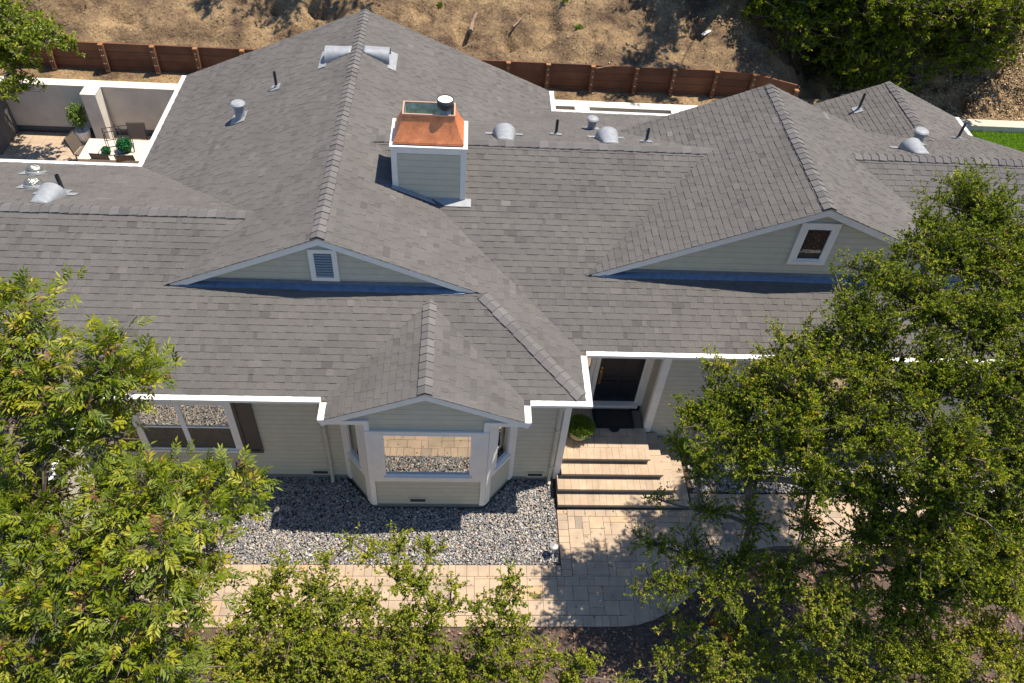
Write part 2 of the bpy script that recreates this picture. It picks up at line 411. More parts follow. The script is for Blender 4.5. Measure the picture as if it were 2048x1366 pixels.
def make_tree(name, label, cat, base, top, trunk_r, boughs, kind, lai=2.6, group=None, lean=None, leaf=None, twig_len=0.26):
    """boughs: (point, radius, density). trunk goes from base to top; limbs reach the boughs"""
    root = thing(name, label, cat, tuple(base), 0, group)
    base = np.array(base, float); top = np.array(top, float)
    mb = MB(); rel = lambda p: Vector(p)-Vector(base)
    npt = 7; tp = []
    for i in range(npt):
        t = i/(npt-1); q = base*(1-t)+top*t+np.array([math.sin(t*5+trunk_r*40)*0.10, math.cos(t*4)*0.08, 0])*(1 if 0 < i else 0)
        tp.append(q)
    tp[0] = tp[0]-np.array([0, 0, 0.15])
    mb.tube([rel(q) for q in tp], [trunk_r*(1.35 if i == 0 else 1-0.45*i/(npt-1)) for i in range(npt)], 10)
    A_, B_, RA, RB = [], [], [], []
    LP, LD, LN, LL, LW, LT = [], [], [], [], [], []
    cs = [np.array(c, float) for c, r, d_ in boughs]
    order = sorted(range(len(boughs)), key=lambda i: np.linalg.norm(cs[i]-tp[-2]))
    par = {}; wt = {i: 1.0 for i in order}; done = []
    for i in order:                            # each bough grows from the trunk or from a bough nearer to it
        best = None
        for k in range(npt//2, npt):
            dd = np.linalg.norm(cs[i]-tp[k]); dd *= 1.0
            if best is None or dd < best[0]: best = (dd, ('t', k))
        for j in done:
            dd = np.linalg.norm(cs[i]-cs[j])
            if dd*1.35+0.15 < best[0]: best = (dd*1.35+0.15, ('b', j))
        par[i] = best[1]; done.append(i)
    for i in order[::-1]:
        if par[i][0] == 'b': wt[par[i][1]] += wt[i]
    for bi in order:
        c, r, dens = boughs[bi]; c = cs[bi]
        st = tp[par[bi][1]] if par[bi][0] == 't' else cs[par[bi][1]]
        L_ = np.linalg.norm(c-st)
        mid = st*0.5+c*0.5+np.array([0, 0, 0.06*L_])+rng.normal(size=3)*0.07*L_
        rl = min(trunk_r*0.6, 0.016*math.sqrt(wt[bi])+0.008)
        lp = []
        for t in np.linspace(0, 1, 6): lp.append(st*(1-t)**2+2*mid*t*(1-t)+c*t*t)
        mb.tube([rel(q) for q in lp], [rl*(1-0.45*i/5) for i in range(6)], 6, cap=False)
        ellip = np.array([1.0, 1.0, 0.72])*r
        nleaf = int(lai*dens*math.pi*r*r/(0.5*leaf[0]*leaf[1]))
        nsub = max(9, int(34*r/0.7))
        dirs = rnd_dir(nsub); dirs[:, 2] = dirs[:, 2]*0.8+0.25
        ends = c+dirs*ellip*rng.uniform(0.5, 1.1 if kind == 'ash' else 1.34, (nsub, 1))
        starts = lp[4]+(c-lp[4])*rng.uniform(0, 1, (nsub, 1))
        mids = (starts+ends)/2+rng.normal(size=(nsub, 3))*0.10*r+np.array([0, 0, 0.05])
        for a, b, r0, r1 in ((starts, mids, 0.020, 0.013), (mids, ends, 0.013, 0.006)):
            A_.append(a); B_.append(b); RA.append(np.full(nsub, r0*min(1.4, r/0.6))); RB.append(np.full(nsub, r1))
        per = 13 if kind != 'ash' else 40
        nt_ = max(nsub, nleaf//per)
        si = rng.integers(0, nsub, nt_); t = rng.beta(1.5, 1.0, nt_)[:, None]
        onb = np.where(t < 0.5, starts[si]*(1-2*t)+mids[si]*2*t, mids[si]*(2-2*t)+ends[si]*(2*t-1))
        td = (ends[si]-c)/r*0.55+rnd_dir(nt_)*0.8+np.array([0, 0, 0.45])
        td /= np.linalg.norm(td, axis=1, keepdims=True)
        tl = twig_len*rng.uniform(0.5, 1.35, nt_)[:, None]
        tip = onb+td*tl
        A_.append(onb); B_.append(tip); RA.append(np.full(nt_, 0.0042)); RB.append(np.full(nt_, 0.0018))
        ttone = rng.normal(0.0, 0.12, nt_)+rng.normal(0, 0.06)
        if kind == 'ash':
            # pinnate leaves: fronds radiating from the twig's end, leaflets paired along each rachis
            nf = 4; nl = 9
            fi = np.repeat(np.arange(nt_), nf)
            fd = td[fi]*0.55+rnd_dir(len(fi))*0.85+np.array([0, 0, 0.10]); fd /= np.linalg.norm(fd, axis=1, keepdims=True)
            fs = onb[fi]+td[fi]*tl[fi]*rng.uniform(0.4, 1.0, (len(fi), 1)); fl = rng.uniform(0.20, 0.32, len(fi))[:, None]
            up = np.tile(np.array([[0, 0, 1.0]]), (len(fi), 1))+rnd_dir(len(fi))*0.5
            sd = np.cross(fd, up); sd /= np.linalg.norm(sd, axis=1, keepdims=True)
            nn = np.cross(sd, fd)
            A_.append(fs); B_.append(fs+fd*fl); RA.append(np.full(len(fi), 0.003)); RB.append(np.full(len(fi), 0.0015))
            ft = 0.45+ttone[fi]+rng.normal(0, 0.10, len(fi))
            young = rng.random(len(fi)) < 0.09; ft = np.where(young, rng.uniform(0.85, 1.0, len(fi)), ft)
            for k in range(nl):
                pos = 0.25+0.75*(k//2+1)/((nl+1)/2); sg = 0 if k == nl-1 else (1 if k % 2 else -1)
                p = fs+fd*fl*min(1.0, pos)-np.array([0, 0, 0.025])*pos**2
                d = fd*(0.75 if sg else 1)+sd*sg*0.75+rnd_dir(len(fi))*0.16+np.array([0, 0, -0.12])
                LP.append(p); LD.append(d); LN.append(nn+rnd_dir(len(fi))*0.25)
                LL.append(leaf[0]*rng.uniform(0.75, 1.25, len(fi))); LW.append(leaf[1]*rng.uniform(0.8, 1.2, len(fi)))
                LT.append(np.clip(ft+rng.normal(0, 0.05, len(fi)), 0, 1))
        else:
            li = np.repeat(np.arange(nt_), per)
            s = rng.beta(1.6, 0.9, len(li))[:, None]
            p = onb[li]+td[li]*tl[li]*s
            d = td[li]*0.5+rnd_dir(len(li))*0.85+np.array([0, 0, 0.12])
            nn = np.array([[0, 0, 1.0]])+rnd_dir(len(li))*0.75
            LP.append(p); LD.append(d); LN.append(nn)
            LL.append(leaf[0]*rng.uniform(0.6, 1.25, len(li))); LW.append(leaf[1]*rng.uniform(0.7, 1.2, len(li)))
            LT.append(np.clip(0.48+ttone[li]+rng.normal(0, 0.16, len(li))+(rng.random(len(li)) < 0.03)*0.5, 0, 1))
    A_ = np.concatenate(A_); B_ = np.concatenate(B_); RA = np.concatenate(RA); RB = np.concatenate(RB)
    mb.build('trunk', M['bark'], root, smooth=True)
    V, Fq = tubes_np(A_-base, B_-base, RA, RB)
    cat_ = lambda x: np.concatenate(x)
    LPc = cat_(LP)-base
    crown = leaf_mesh('crown', LPc, cat_(LD), cat_(LN), cat_(LL), cat_(LW), M[kind], cat_(LT), root)
    np_mesh('branches', V, Fq, M['twig'], None, root)
    return root

# ------------------------------------------------------------------ ground, hillside
def struct(o): return tag(o, kind='structure')
g = MB()
g.quad((-90, -90, -0.035), (90, -90, -0.035), (90, 15.5, -0.035), (-90, 15.5, -0.035))
struct(g.build('ground', M['soil']))
g = MB(); g.quad((-90, 15.2, 0.40), (90, 15.2, 0.40), (90, 90, 0.40), (-90, 90, 0.40))
struct(g.build('back_yard_ground', M['soil']))

def vnoise(x, y, seed):
    r = np.random.default_rng(seed); T = r.random((256, 256))
    xi = np.floor(x).astype(int); yi = np.floor(y).astype(int); fx = x-xi; fy = y-yi
    fx = fx*fx*(3-2*fx); fy = fy*fy*(3-2*fy)
    g_ = lambda a, b: T[a % 256, b % 256]
    return (g_(xi, yi)*(1-fx)+g_(xi+1, yi)*fx)*(1-fy)+(g_(xi, yi+1)*(1-fx)+g_(xi+1, yi+1)*fx)*fy-0.5
def fbm(x, y, f0, n=4, seed=3):
    o = 0; a = 1
    for i in range(n): o = o+a*vnoise(x*f0*2**i+17*i, y*f0*2**i+9*i, seed+i); a *= 0.52
    return o
def smooth(a, b, x):
    t = np.clip((x-a)/(b-a), 0, 1); return t*t*(3-2*t)
def hill_front(X):
    k = smooth(9.2, 13.5, X)
    return 23.12+(24.62-23.12)*k, 2.88+(0.62-2.88)*k
def hill_z(X, Y):
    y0, z0 = hill_front(X); t = np.maximum(Y-y0, 0)
    z = z0+0.47*t+0.0*X
    rough = smooth(0.0, 0.6, t)
    return z+rough*(0.50*fbm(X, Y, 0.55, 3, 11)+0.34*np.minimum(0, fbm(X, Y, 1.5, 3, 23))*2+0.085*fbm(X, Y, 4.5, 3, 31))
xs = np.concatenate([np.linspace(-60, -17, 25)[:-1], np.arange(-17, 25, 0.09), np.linspace(25, 70, 25)])
ts = np.concatenate([[-0.5, 0.0], np.arange(0.06, 7, 0.09), np.linspace(7, 60, 45)])
XX, TT = np.meshgrid(xs, ts)
Y0, Z0 = hill_front(XX)
YY = Y0+np.maximum(TT, 0); ZZ = hill_z(XX, YY)
edge = TT < 0; YY = np.where(edge, Y0-0.04-0.5*smooth(9.5, 13, XX)*0, YY); ZZ = np.where(edge, 0.3, ZZ)
nx, ny = len(xs), len(ts)
ii = (np.arange(ny-1)[:, None]*nx+np.arange(nx-1)[None, :]).ravel()
struct(np_mesh('hillside', np.stack([XX, YY, ZZ], -1).reshape(-1, 3), np.stack([ii, ii+1, ii+nx+1, ii+nx], 1), M['hill'], None, None, True))
# level strip of dirt between the white wall and the timber retaining wall
xs2 = np.arange(-17, 12.4, 0.12); ys2 = np.linspace(22.36, 23.06, 7)
XX2, YY2 = np.meshgrid(xs2, ys2); ZZ2 = 1.98+0.05*fbm(XX2, YY2, 2.2, 3, 5)+0.10*smooth(22.6, 23.05, YY2)
n2 = len(xs2); ii = (np.arange(len(ys2)-1)[:, None]*n2+np.arange(n2-1)[None, :]).ravel()
struct(np_mesh('dirt_strip', np.stack([XX2, YY2, ZZ2], -1).reshape(-1, 3), np.stack([ii, ii+1, ii+n2+1, ii+n2], 1), M['hill'], None, None, True))

def flat_bits(name, X, Y, Z, size, m, tint, tilt=0.5, kind='stuff'):
    n = len(X); Pp = np.stack([X, Y, Z], 1)
    a = rng.uniform(0, 2*math.pi, n); D = np.stack([np.cos(a), np.sin(a), rng.normal(0, tilt*0.5, n)], 1)
    Nn = np.array([[0, 0, 1.0]])+rng.normal(size=(n, 3))*tilt
    o = leaf_mesh(name, Pp, D, Nn, size*rng.uniform(0.6, 1.4, n), size*rng.uniform(0.35, 0.75, n), m, tint, None, 0.15, 0.0)
    return tag(o, kind=kind)
n = 13000
X = rng.uniform(-17, 22, n); y0, z0 = hill_front(X); Y = y0+rng.beta(1, 1.4, n)*6
flat_bits('leaf_litter', X, Y, hill_z(X, Y)+0.012, 0.055, M['litter'], np.clip(rng.normal(0.45, 0.22, n), 0, 1))
n = 15000
X = rng.uniform(13.0, 24, n); Y = 24.65+rng.beta(1, 1.1, n)*3.2
flat_bits('dry_oak_leaves', X, Y, hill_z(X, Y)+0.015, 0.085, M['litter'], np.clip(rng.normal(0.68, 0.2, n), 0, 1))
n = 2500
X = rng.uniform(-15, 12, n); Y = rng.uniform(22.4, 23.0, n)
flat_bits('fallen_leaves', X, Y, np.full(n, 2.05), 0.035, M['litter'], np.clip(rng.normal(0.5, 0.2, n), 0, 1))

# ------------------------------------------------------------------ front walk, gravel, mulch
def paver_field(mb, poly, z, cell=0.152, joint=0.004, thick=0.05, seed=1, rot=False):
    """ashlar pavers (real blocks) over a plan polygon"""
    r = random.Random(seed); tris = triangulate(poly)
    x0 = min(p[0] for p in poly); x1 = max(p[0] for p in poly); y0 = min(p[1] for p in poly); y1 = max(p[1] for p in poly)
    nx_ = int((x1-x0)/cell)+3; ny_ = int((y1-y0)/cell)+3; used = set()
    for j in range(ny_):
        for i in range(nx_):
            if (i, j) in used: continue
            for w_, h_ in r.sample([(2, 2), (2, 2), (3, 2), (2, 3), (2, 1), (3, 2), (1, 2)], 7)+[(1, 1)]:
                if all((i+a, j+b) not in used for a in range(w_) for b in range(h_)): break
            for a in range(w_):
                for b in range(h_): used.add((i+a, j+b))
            q = [(x0+i*cell+joint, y0+j*cell+joint), (x0+(i+w_)*cell-joint, y0+j*cell+joint), (x0+(i+w_)*cell-joint, y0+(j+h_)*cell-joint), (x0+i*cell+joint, y0+(j+h_)*cell-joint)]
            one_paver(mb, q, tris, z, thick, r)
PSD = 0.18
def one_paver(mb, q, tris, z, thick, r):
    mb.tint = min(1, max(0, r.gauss(0.50, PSD))); dz = r.uniform(-0.0015, 0.0015)
    for t in tris:
        c = clip(q, t)
        if len(c) < 3 or abs(area2(c)) < 1e-4: continue
        mb.add([(a[0], a[1], z+dz) for a in c]+[(a[0], a[1], z-thick) for a in c],
               [list(range(len(c)))]+[[i, len(c)+i, len(c)+(i+1) % len(c), (i+1) % len(c)] for i in range(len(c))])
def soldier(mb, a, b, wd, z, ln=0.152, joint=0.004, seed=5, thick=0.05):
    """row of edging pavers from plan point a to b, wd deep to the left of a->b"""
    r = random.Random(seed); a = Vector((*a, 0)); b = Vector((*b, 0)); L = (b-a).length; u = (b-a)/L; n = Vector((-u.y, u.x, 0))
    s = 0
    while s < L-0.02:
        e = min(L, s+ln*r.choice((1, 1, 1.5)))
        q = [a+u*(s+joint)+n*joint, a+u*(e-joint)+n*joint, a+u*(e-joint)+n*(wd-joint), a+u*(s+joint)+n*(wd-joint)]
        q = [(p.x, p.y) for p in q]
        one_paver(mb, q, [q], z, thick, r); s = e
ZP = 0.0
mb = MB()
paver_field(mb, [(-16, 6.66), (3.55, 6.66), (4.3, 6.9), (4.3, 7.47), (2.42, 7.47), (-16, 7.47)], ZP, seed=3)
paver_field(mb, [(2.42, 7.474), (4.304, 7.474), (4.304, 6.9), (4.9, 7.3), (5.5, 7.85), (6.2, 8.3), (15, 8.42), (15, 9.45), (5.2, 9.45), (5.2, 8.86), (2.42, 8.86)], ZP, seed=4)
soldier(mb, (-16, 7.474), (2.19, 7.474), 0.25, ZP, seed=6)
soldier(mb, (2.415, 7.474), (2.415, 9.02), 0.22, ZP, seed=7)
soldier(mb, (2.42, 8.865), (5.2, 8.865), 0.18, ZP, seed=9)
soldier(mb, (-16, 6.43), (3.3, 6.43), 0.225, ZP, seed=8)
crv = [(3.3, 6.43), (3.65, 6.47), (4.0, 6.58), (4.35, 6.76), (4.7, 7.0), (5.05, 7.3), (5.4, 7.6), (5.75, 7.88), (6.2, 8.07), (6.8, 8.17), (15, 8.2)]
for a, b in zip(crv[:-1], crv[1:]): soldier(mb, a, b, 0.215, ZP, ln=0.19, seed=int(a[0]*100))
struct(mb.build('path', M['paver']))
mb = MB(); mb.add([(x, y, ZP-0.012) for x, y in [(-16, 6.44), (3.3, 6.44), (4.0, 6.6), (4.7, 7.03), (5.4, 7.63), (6.2, 8.09), (15, 8.22), (15, 9.45), (5.2, 9.45), (2.2, 9.03), (2.2, 7.70), (-16, 7.70)]], [list(range(12))])
struct(mb.build('path_bed', M['joint']))

def stones(name, n, reg, z, size, m, seed=1):
    """loose stones: deformed octahedra dropped over the regions"""
    r = np.random.default_rng(seed); ar = np.array([(b-a)*(d-c) for a, b, c, d in reg]); idx = r.choice(len(reg), n, p=ar/ar.sum())
    R_ = np.array(reg)[idx]; X = R_[:, 0]+(R_[:, 1]-R_[:, 0])*r.random(n); Y = R_[:, 2]+(R_[:, 3]-R_[:, 2])*r.random(n)
    keep = ~((Y > 9.03-0.0) & (X > -2.45+0) & (X < 1.35) & (Y > 9.06+np.maximum(0, np.maximum(-1.73-X, X-0.6))*1.15-0.03))
    X, Y = X[keep], Y[keep]; n = len(X)
    base = np.array([[1, 0, 0], [0, 1, 0], [-1, 0, 0], [0, -1, 0], [0, 0, 1], [0, 0, -1], [.62, .62, .5], [-.62, .62, .45], [-.62, -.62, .5], [.62, -.62, .4]], float)
    fcs = np.array([[0, 6, 4], [6, 1, 4], [1, 7, 4], [7, 2, 4], [2, 8, 4], [8, 3, 4], [3, 9, 4], [9, 0, 4], [6, 0, 5], [1, 6, 5], [7, 1, 5], [2, 7, 5], [8, 2, 5], [3, 8, 5], [9, 3, 5], [0, 9, 5]])
    v = base[None]*(1+r.normal(0, 0.16, (n, 10, 1)))
    sc = size*r.lognormal(0, 0.32, n)[:, None]*np.stack([r.uniform(0.8, 1.4, n), r.uniform(0.6, 1.0, n), r.uniform(0.4, 0.75, n)], 1)
    v = v*sc[:, None, :]
    a = r.uniform(0, 6.283, n); tl = r.normal(0, 0.35, n)
    ct, st = np.cos(tl)[:, None], np.sin(tl)[:, None]
    y_, z_ = v[..., 1]*ct-v[..., 2]*st, v[..., 1]*st+v[..., 2]*ct
    ca, sa = np.cos(a)[:, None], np.sin(a)[:, None]
    vx = v[..., 0]*ca-y_*sa; vy = v[..., 0]*sa+y_*ca
    V = np.stack([vx+X[:, None], vy+Y[:, None], z_+z+r.uniform(-0.012, 0.018, n)[:, None]], -1).reshape(-1, 3)
    Fa = (np.arange(n)[:, None, None]*10+fcs[None]).reshape(-1, 3)
    return tag(np_mesh(name, V, Fa, m, np.repeat(r.random(n), 16)), kind='stuff')
stones('gravel', 52000, [(-9.5, 2.16, 7.73, 9.80)], 0.0, 0.019, M['stone'], 2)
stones('gravel_by_the_wall', 9000, [(5.3, 13.5, 9.5, 10.82)], 0.0, 0.026, M['stone'], 5)
n = 30000
X = rng.uniform(-9, 14, n); Y = rng.uniform(2.2, 8.3, n)
edge_y = np.interp(X, [-20, 3.3, 4.0, 4.7, 5.4, 6.2, 15], [6.40, 6.40, 6.55, 6.95, 7.55, 8.02, 8.15])
k = Y < edge_y; X, Y = X[k], Y[k]
flat_bits('mulch', X, Y, rng.uniform(-0.03, 0.015, len(X)), 0.07, M['chip'], np.clip(rng.normal(0.5, 0.27, len(X)), 0, 1))

# ------------------------------------------------------------------ the house
house = thing('house', 'single-storey beige house with cross-gabled grey shingle roof', 'house', (2, 12, 0))
H = lambda name, mb, m, parent=None, smooth=False: _hb(name, mb, m, parent, smooth)
def _hb(name, mb, m, parent, smooth):
    off = Vector((2, 12, 0))
    mb.v = [(a-2, b-12, c) for a, b, c in mb.v] if parent is None or parent.get('_abs') is None else mb.v
    return mb.build(name, m, parent or house, smooth)

ZE = 3.2
pl_F = (ZE-K*9.47, 0, K); pl_Lr = (ZE+K*16.51, 0, -K)
pl_BL = (5.325+K*2.65, K, 0); pl_BR = (5.325-K*2.65, -K, 0)
pl_M = (ZE-K*10.77, 0, K); pl_Mr = (5.079+K*15.28, 0, -K)
pl_CL = (5.76-K*7.22, K, 0); pl_CR = (5.76+K*7.22, -K, 0)
pl_DL = (4.208-K*12.0, K, 0); pl_DR = (4.208+K*12.0, -K, 0)
ZEr = ZE+K*1.84
pl_EL = (ZEr+K*0.58, K, 0); pl_ER = (ZEr-K*0.58, -K, 0)
pl_GR = (ZE-K*6.87, -K, 0)
planes = [
 (pl_F, [(-6.87, 9.47), (-2.42, 9.47), (-0.58, 11.31), (1.26, 9.47), (2.45, 9.47), (0.44, 11.48), (0.30, 11.62), (-5.60, 11.62), (-5.74, 11.48), (-4.23, 12.99), (-10.39, 12.99)]),
 (pl_Lr, [(-16, 12.99), (-4.23, 12.99), (-7.75, 16.51), (-16, 16.51)]),
 (pl_BL, [(-2.65, 11.48), (-5.74, 11.48), (-4.23, 12.99), (-7.75, 16.51), (-7.75, 20.9), (-2.65, 20.9)]),
 (pl_BR, [(-2.65, 11.48), (-2.65, 20.9), (2.45, 20.9), (2.45, 19.79), (-2.06, 15.28), (2.45, 10.77), (2.45, 9.47), (0.44, 11.48)]),
 (pl_M, [(-2.06, 15.28), (2.45, 10.77), (13.85, 10.77), (13.85, 15.28), (8.854, 15.28), (11.834, 12.3), (11.69, 12.44), (2.75, 12.44), (2.606, 12.3), (5.586, 15.28)]),
 (pl_CL, [(7.22, 12.3), (2.606, 12.3), (5.586, 15.28), (3.766, 17.1), (7.22, 17.1)]),
 (pl_CR, [(7.22, 12.3), (7.22, 17.1), (10.674, 17.1), (8.854, 15.28), (11.834, 12.3)]),
 (pl_Mr, [(-2.06, 15.28), (5.586, 15.28), (3.766, 17.1), (3.95, 16.95), (10.5, 16.95), (10.674, 17.1), (8.854, 15.28), (13.85, 15.28), (13.85, 19.216), (12, 17.366), (9.576, 19.79), (2.45, 19.79)]),
 (pl_DL, [(12, 17.366), (9.576, 19.79), (9.576, 20.4), (12, 20.4)]),
 (pl_DR, [(12, 17.366), (12, 20.4), (14.42, 20.4), (14.42, 18.8), (13.85, 18.8), (13.85, 19.216)]),
 (pl_EL, [(-0.58, 8.93), (-2.42, 8.93), (-2.42, 9.47), (-0.58, 11.31)]),
 (pl_ER, [(-0.58, 8.93), (1.26, 8.93), (1.26, 9.47), (-0.58, 11.31)]),
 (pl_GR, [(-6.87, 9.47), (-6.87, 4.5), (-10.39, 4.5), (-10.39, 12.99)]),
]
mb = MB()
for (z0, gx, gy), poly in planes: shingle_plane(mb, poly, z0, gx, gy)
# left slope of the garage wing and the far left front slope, both plain shingles too
shingle_plane(mb, [(-10.39, 4.5), (-10.39, 12.99), (-13.91, 9.47), (-13.91, 4.5)], ZE+K*13.91, K, 0)
shingle_plane(mb, [(-10.39, 12.99), (-16, 12.99), (-16, 9.47), (-13.91, 9.47)], *pl_F)
roof = H('roof', mb, [M['shingle'], M['deck']])
roof['label'] = 'grey shingle roof with several gables'

def on(pl, x, y): return pl[0]+pl[1]*x+pl[2]*y
def ridge_caps(p0, p1, nl, nr, expo=0.19, wd=0.138, start=0.0):
    """overlapping cap shingles from p0 (butt end) to p1; nl/nr slope directions (plan down vectors with dz)"""
    mb = MB(); p0 = Vector(p0); p1 = Vector(p1); L = (p1-p0).length; d = (p1-p0)/L
    nl = Vector(nl).normalized(); nr = Vector(nr).normalized(); up = Vector((0, 0, 1)); s = start
    while s < L-0.02:
        e = min(L, s+expo+0.06); ww = wd*random.uniform(0.94, 1.06); mb.tint = min(1, max(0, random.gauss(0.5, 0.25)))
        j = random.uniform(-0.006, 0.006)
        h0 = 0.043+random.uniform(-0.004, 0.006); h1 = 0.027
        a0 = p0+d*s+up*(h0+0.004); a1 = p0+d*e+up*(h1)
        l0 = p0+d*(s+j)+nl*ww+up*h0; l1 = p0+d*e+nl*ww+up*(h1-0.006); r0 = p0+d*(s-j)+nr*ww+up*h0; r1 = p0+d*e+nr*ww+up*(h1-0.006)
        dn = Vector((0, 0, -0.022)); full = Vector((0, 0, -0.034))
        mb.quad(a0, a1, l1, l0); mb.quad(a0, r0, r1, a1)
        mb.quad(a0, l0, l0+dn, a0+dn); mb.quad(a0, a0+dn, r0+dn, r0)
        mb.quad(l0, l1, l1+full, l0+full); mb.quad(r0, r0+full, r1+full, r1)
        s += expo
    return H('ridge_cap', mb, M['cap'])
DL_, DR_, DF_, DB_ = (-1, 0, -K), (1, 0, -K), (0, -1, -K), (0, 1, -K)
zl = ZE+K*3.52
ridge_caps((-2.65, 11.5, 5.325), (-2.65, 20.9, 5.325), DL_, DR_)
ridge_caps((-4.15, 12.99, zl), (-16, 12.99, zl), DB_, DF_)
ridge_caps((5.70, 15.28, 5.079), (-2.06, 15.28, 5.079), DF_, DB_)
ridge_caps((8.75, 15.28, 5.079), (13.85, 15.28, 5.079), DF_, DB_)
ridge_caps((7.22, 12.32, 5.76), (7.22, 17.1, 5.76), DL_, DR_)
ridge_caps((12, 17.2, 4.208), (12, 20.4, 4.208), DL_, DR_)
ridge_caps((-0.58, 8.95, ZEr), (-0.58, 11.36, ZEr), DL_, DR_)
hd = Vector((-1, 1, 0)).normalized(); sdv = Vector((1, 1, 0)).normalized()
ridge_caps((2.37, 9.55, on(pl_F, 0, 9.55)), (0.44, 11.48, on(pl_F, 0, 11.48)), (-1, -1+0.0, -K), (1, 1, -K), expo=0.2)
ridge_caps((-10.39, 4.5, zl), (-10.39, 13.0, zl), DL_, DR_)

# ---- gutters: white channel with a folded lip; run on the outside (right) of a->b
def gutter(a, b, ext0=0.0, ext1=0.0, z=ZE):
    mb = MB(); a = Vector((*a, z)); b = Vector((*b, z)); u = (b-a).normalized(); n = Vector((u.y, -u.x, 0)); a = a-u*ext0; b = b+u*ext1
    prof = [(0.004, -0.115), (0.085, -0.115), (0.127, -0.05), (0.127, 0.0), (0.112, 0.0), (0.110, -0.010), (0.004, -0.002)]
    mb.prism([a+n*x+Vector((0, 0, y)) for x, y in prof], b-a)
    L = (b-a).length; s_ = 1.6; mb.mi = 1
    while s_ < L-0.3:                         # joints between gutter lengths
        p = a+u*s_
        mb.prism([p+n*0.006+Vector((0, 0, -0.001)), p+n*0.1105+Vector((0, 0, -0.0085)), p+n*0.1125+Vector((0, 0, 0.0015)), p+n*0.1275+Vector((0, 0, 0.0015)), p+n*0.1285+Vector((0, 0, -0.05)), p+n*0.10+Vector((0, 0, -0.05))], u*0.007)
        s_ += random.uniform(2.6, 3.4)
    return H('gutter', mb, [M['white'], M['ventgrey']])
gutter((-6.87, 9.47), (-2.42-0.127, 9.47), 0.0, 0)
gutter((-2.42, 9.47), (-2.42, 8.93), -0.131, 0.0)
gutter((1.26, 8.93), (1.26, 9.47), 0, -0.131)
gutter((1.26+0.127, 9.47), (2.45, 9.47), 0, 0.127)
gutter((2.45, 9.47), (2.45, 10.77), -0.004, -0.131)
gutter((2.45+0.131, 10.77), (13.85, 10.77), 0.0, 0)
gutter((-7.75-0.0, 16.51), (-16, 16.51), -0.131, 0)
gutter((-7.75, 20.9), (-7.75, 16.51), 0, 0)
gutter((2.45, 19.79), (2.45, 20.9), -0.131, 0)
gutter((9.5, 19.79), (2.45, 19.79), -0.02, 0.0)
gutter((14.42, 18.8), (14.42, 20.4), 0, 0)
gutter((9.576, 20.4), (9.576, 19.94), 0, 0)
gutter((-6.87, 4.5), (-6.87, 9.34), 0, 0)

# ---- soffit and fascia below the eaves
def fascia(name, a, b, z0=3.05, z1=3.185, t=0.022, m='trim'):
    mb = MB(); a = Vector((*a, 0)); b = Vector((*b, 0)); u = (b-a).normalized(); n = Vector((u.y, -u.x, 0))
    mb.prism([a-n*t+Vector((0, 0, z0)), a+Vector((0, 0, z0)), a+Vector((0, 0, z1)), a-n*t+Vector((0, 0, z1))], b-a)
    return H(name, mb, M[m])
for a, b in (((-6.87, 9.475), (-2.42, 9.475)), ((1.26, 9.475), (2.43, 9.475)), ((2.445, 9.5), (2.445, 10.75)), ((2.47, 10.775), (13.83, 10.775)),
             ((-7.78, 16.505), (-16, 16.505)), ((-7.745, 20.9), (-7.745, 16.53)), ((9.55, 19.785), (2.47, 19.785)), ((14.415, 18.82), (14.415, 20.4)), ((2.445, 19.8), (2.445, 20.88)), ((-6.875, 4.5), (-6.875, 9.45))):
    fascia('fascia', a, b)
mb = MB()
for x0, x1, y0, y1 in ((-7.2, 2.42, 9.5, 9.77), (2.25, 2.42, 9.775, 11.47), (2.43, 13.6, 10.8, 11.5), (-7.2, -6.9, 4.5, 9.45), (-16, -7.4, 16.2, 16.48), (2.2, 13.6, 19.5, 19.76)):
    mb = MB(); mb.quad((x0, y0, 3.06), (x0, y1, 3.06), (x1, y1, 3.06), (x1, y0, 3.06)); H('soffit', mb, M['soffit'])

# ---- walls
SID = [M['siding'], M['lapshade']]
ZW = 3.055
def wall(a, b, poly=None, z0=0.16, z1=ZW):
    L = math.hypot(b[0]-a[0], b[1]-a[1]); mb = MB()
    lap_wall(mb, a, b, poly or [(0, z0), (L, z0), (L, z1), (0, z1)])
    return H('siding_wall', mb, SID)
YL, YM, YD = 9.77, 10.80, 11.47
wall((-7.2, YL), (-2.30, YL)); wall((1.20, YL), (2.25, YL))
wall((2.25, YL), (2.25, YD)); wall((2.25, YD), (4.27, YD), z0=0.66); wall((4.27, YD), (4.27, YM), z0=0.30); wall((4.27, YM), (13.6, YM), z0=0.22)
wall((13.6, YM), (13.6, 19.0)); wall((-7.2, 4.8), (-7.2, YL)); wall((-13.6, 4.8), (-7.2, 4.8))
wall((-7.4, 20.7), (-7.4, 16.2), z0=0.5); wall((-7.4, 16.2), (-16, 16.2), z0=0.5); wall((2.1, 20.7), (-7.4, 20.7), [(0, 0.5), (9.5, 0.5), (9.5, 3.2), (4.75, 5.18), (0, 3.2)])
wall((2.1, 19.5), (2.1, 20.7), z0=0.5); wall((9.9, 19.5), (2.1, 19.5), z0=0.5); wall((14.1, 20.2), (9.9, 20.2), [(0, 0.5), (4.2, 0.5), (4.2, 3.2), (2.1, 4.07), (0, 3.2)])
wall((14.1, 19.0), (14.1, 20.2), z0=0.5); wall((13.6, 19.0), (14.1, 19.0), z0=0.5); wall((9.9, 20.2), (9.9, 19.5), z0=0.5)
wall((13.6, 11.0), (13.6, 19.6), [(0, 3.05), (8.6, 3.05), (4.28, 4.93)])
mb = MB()
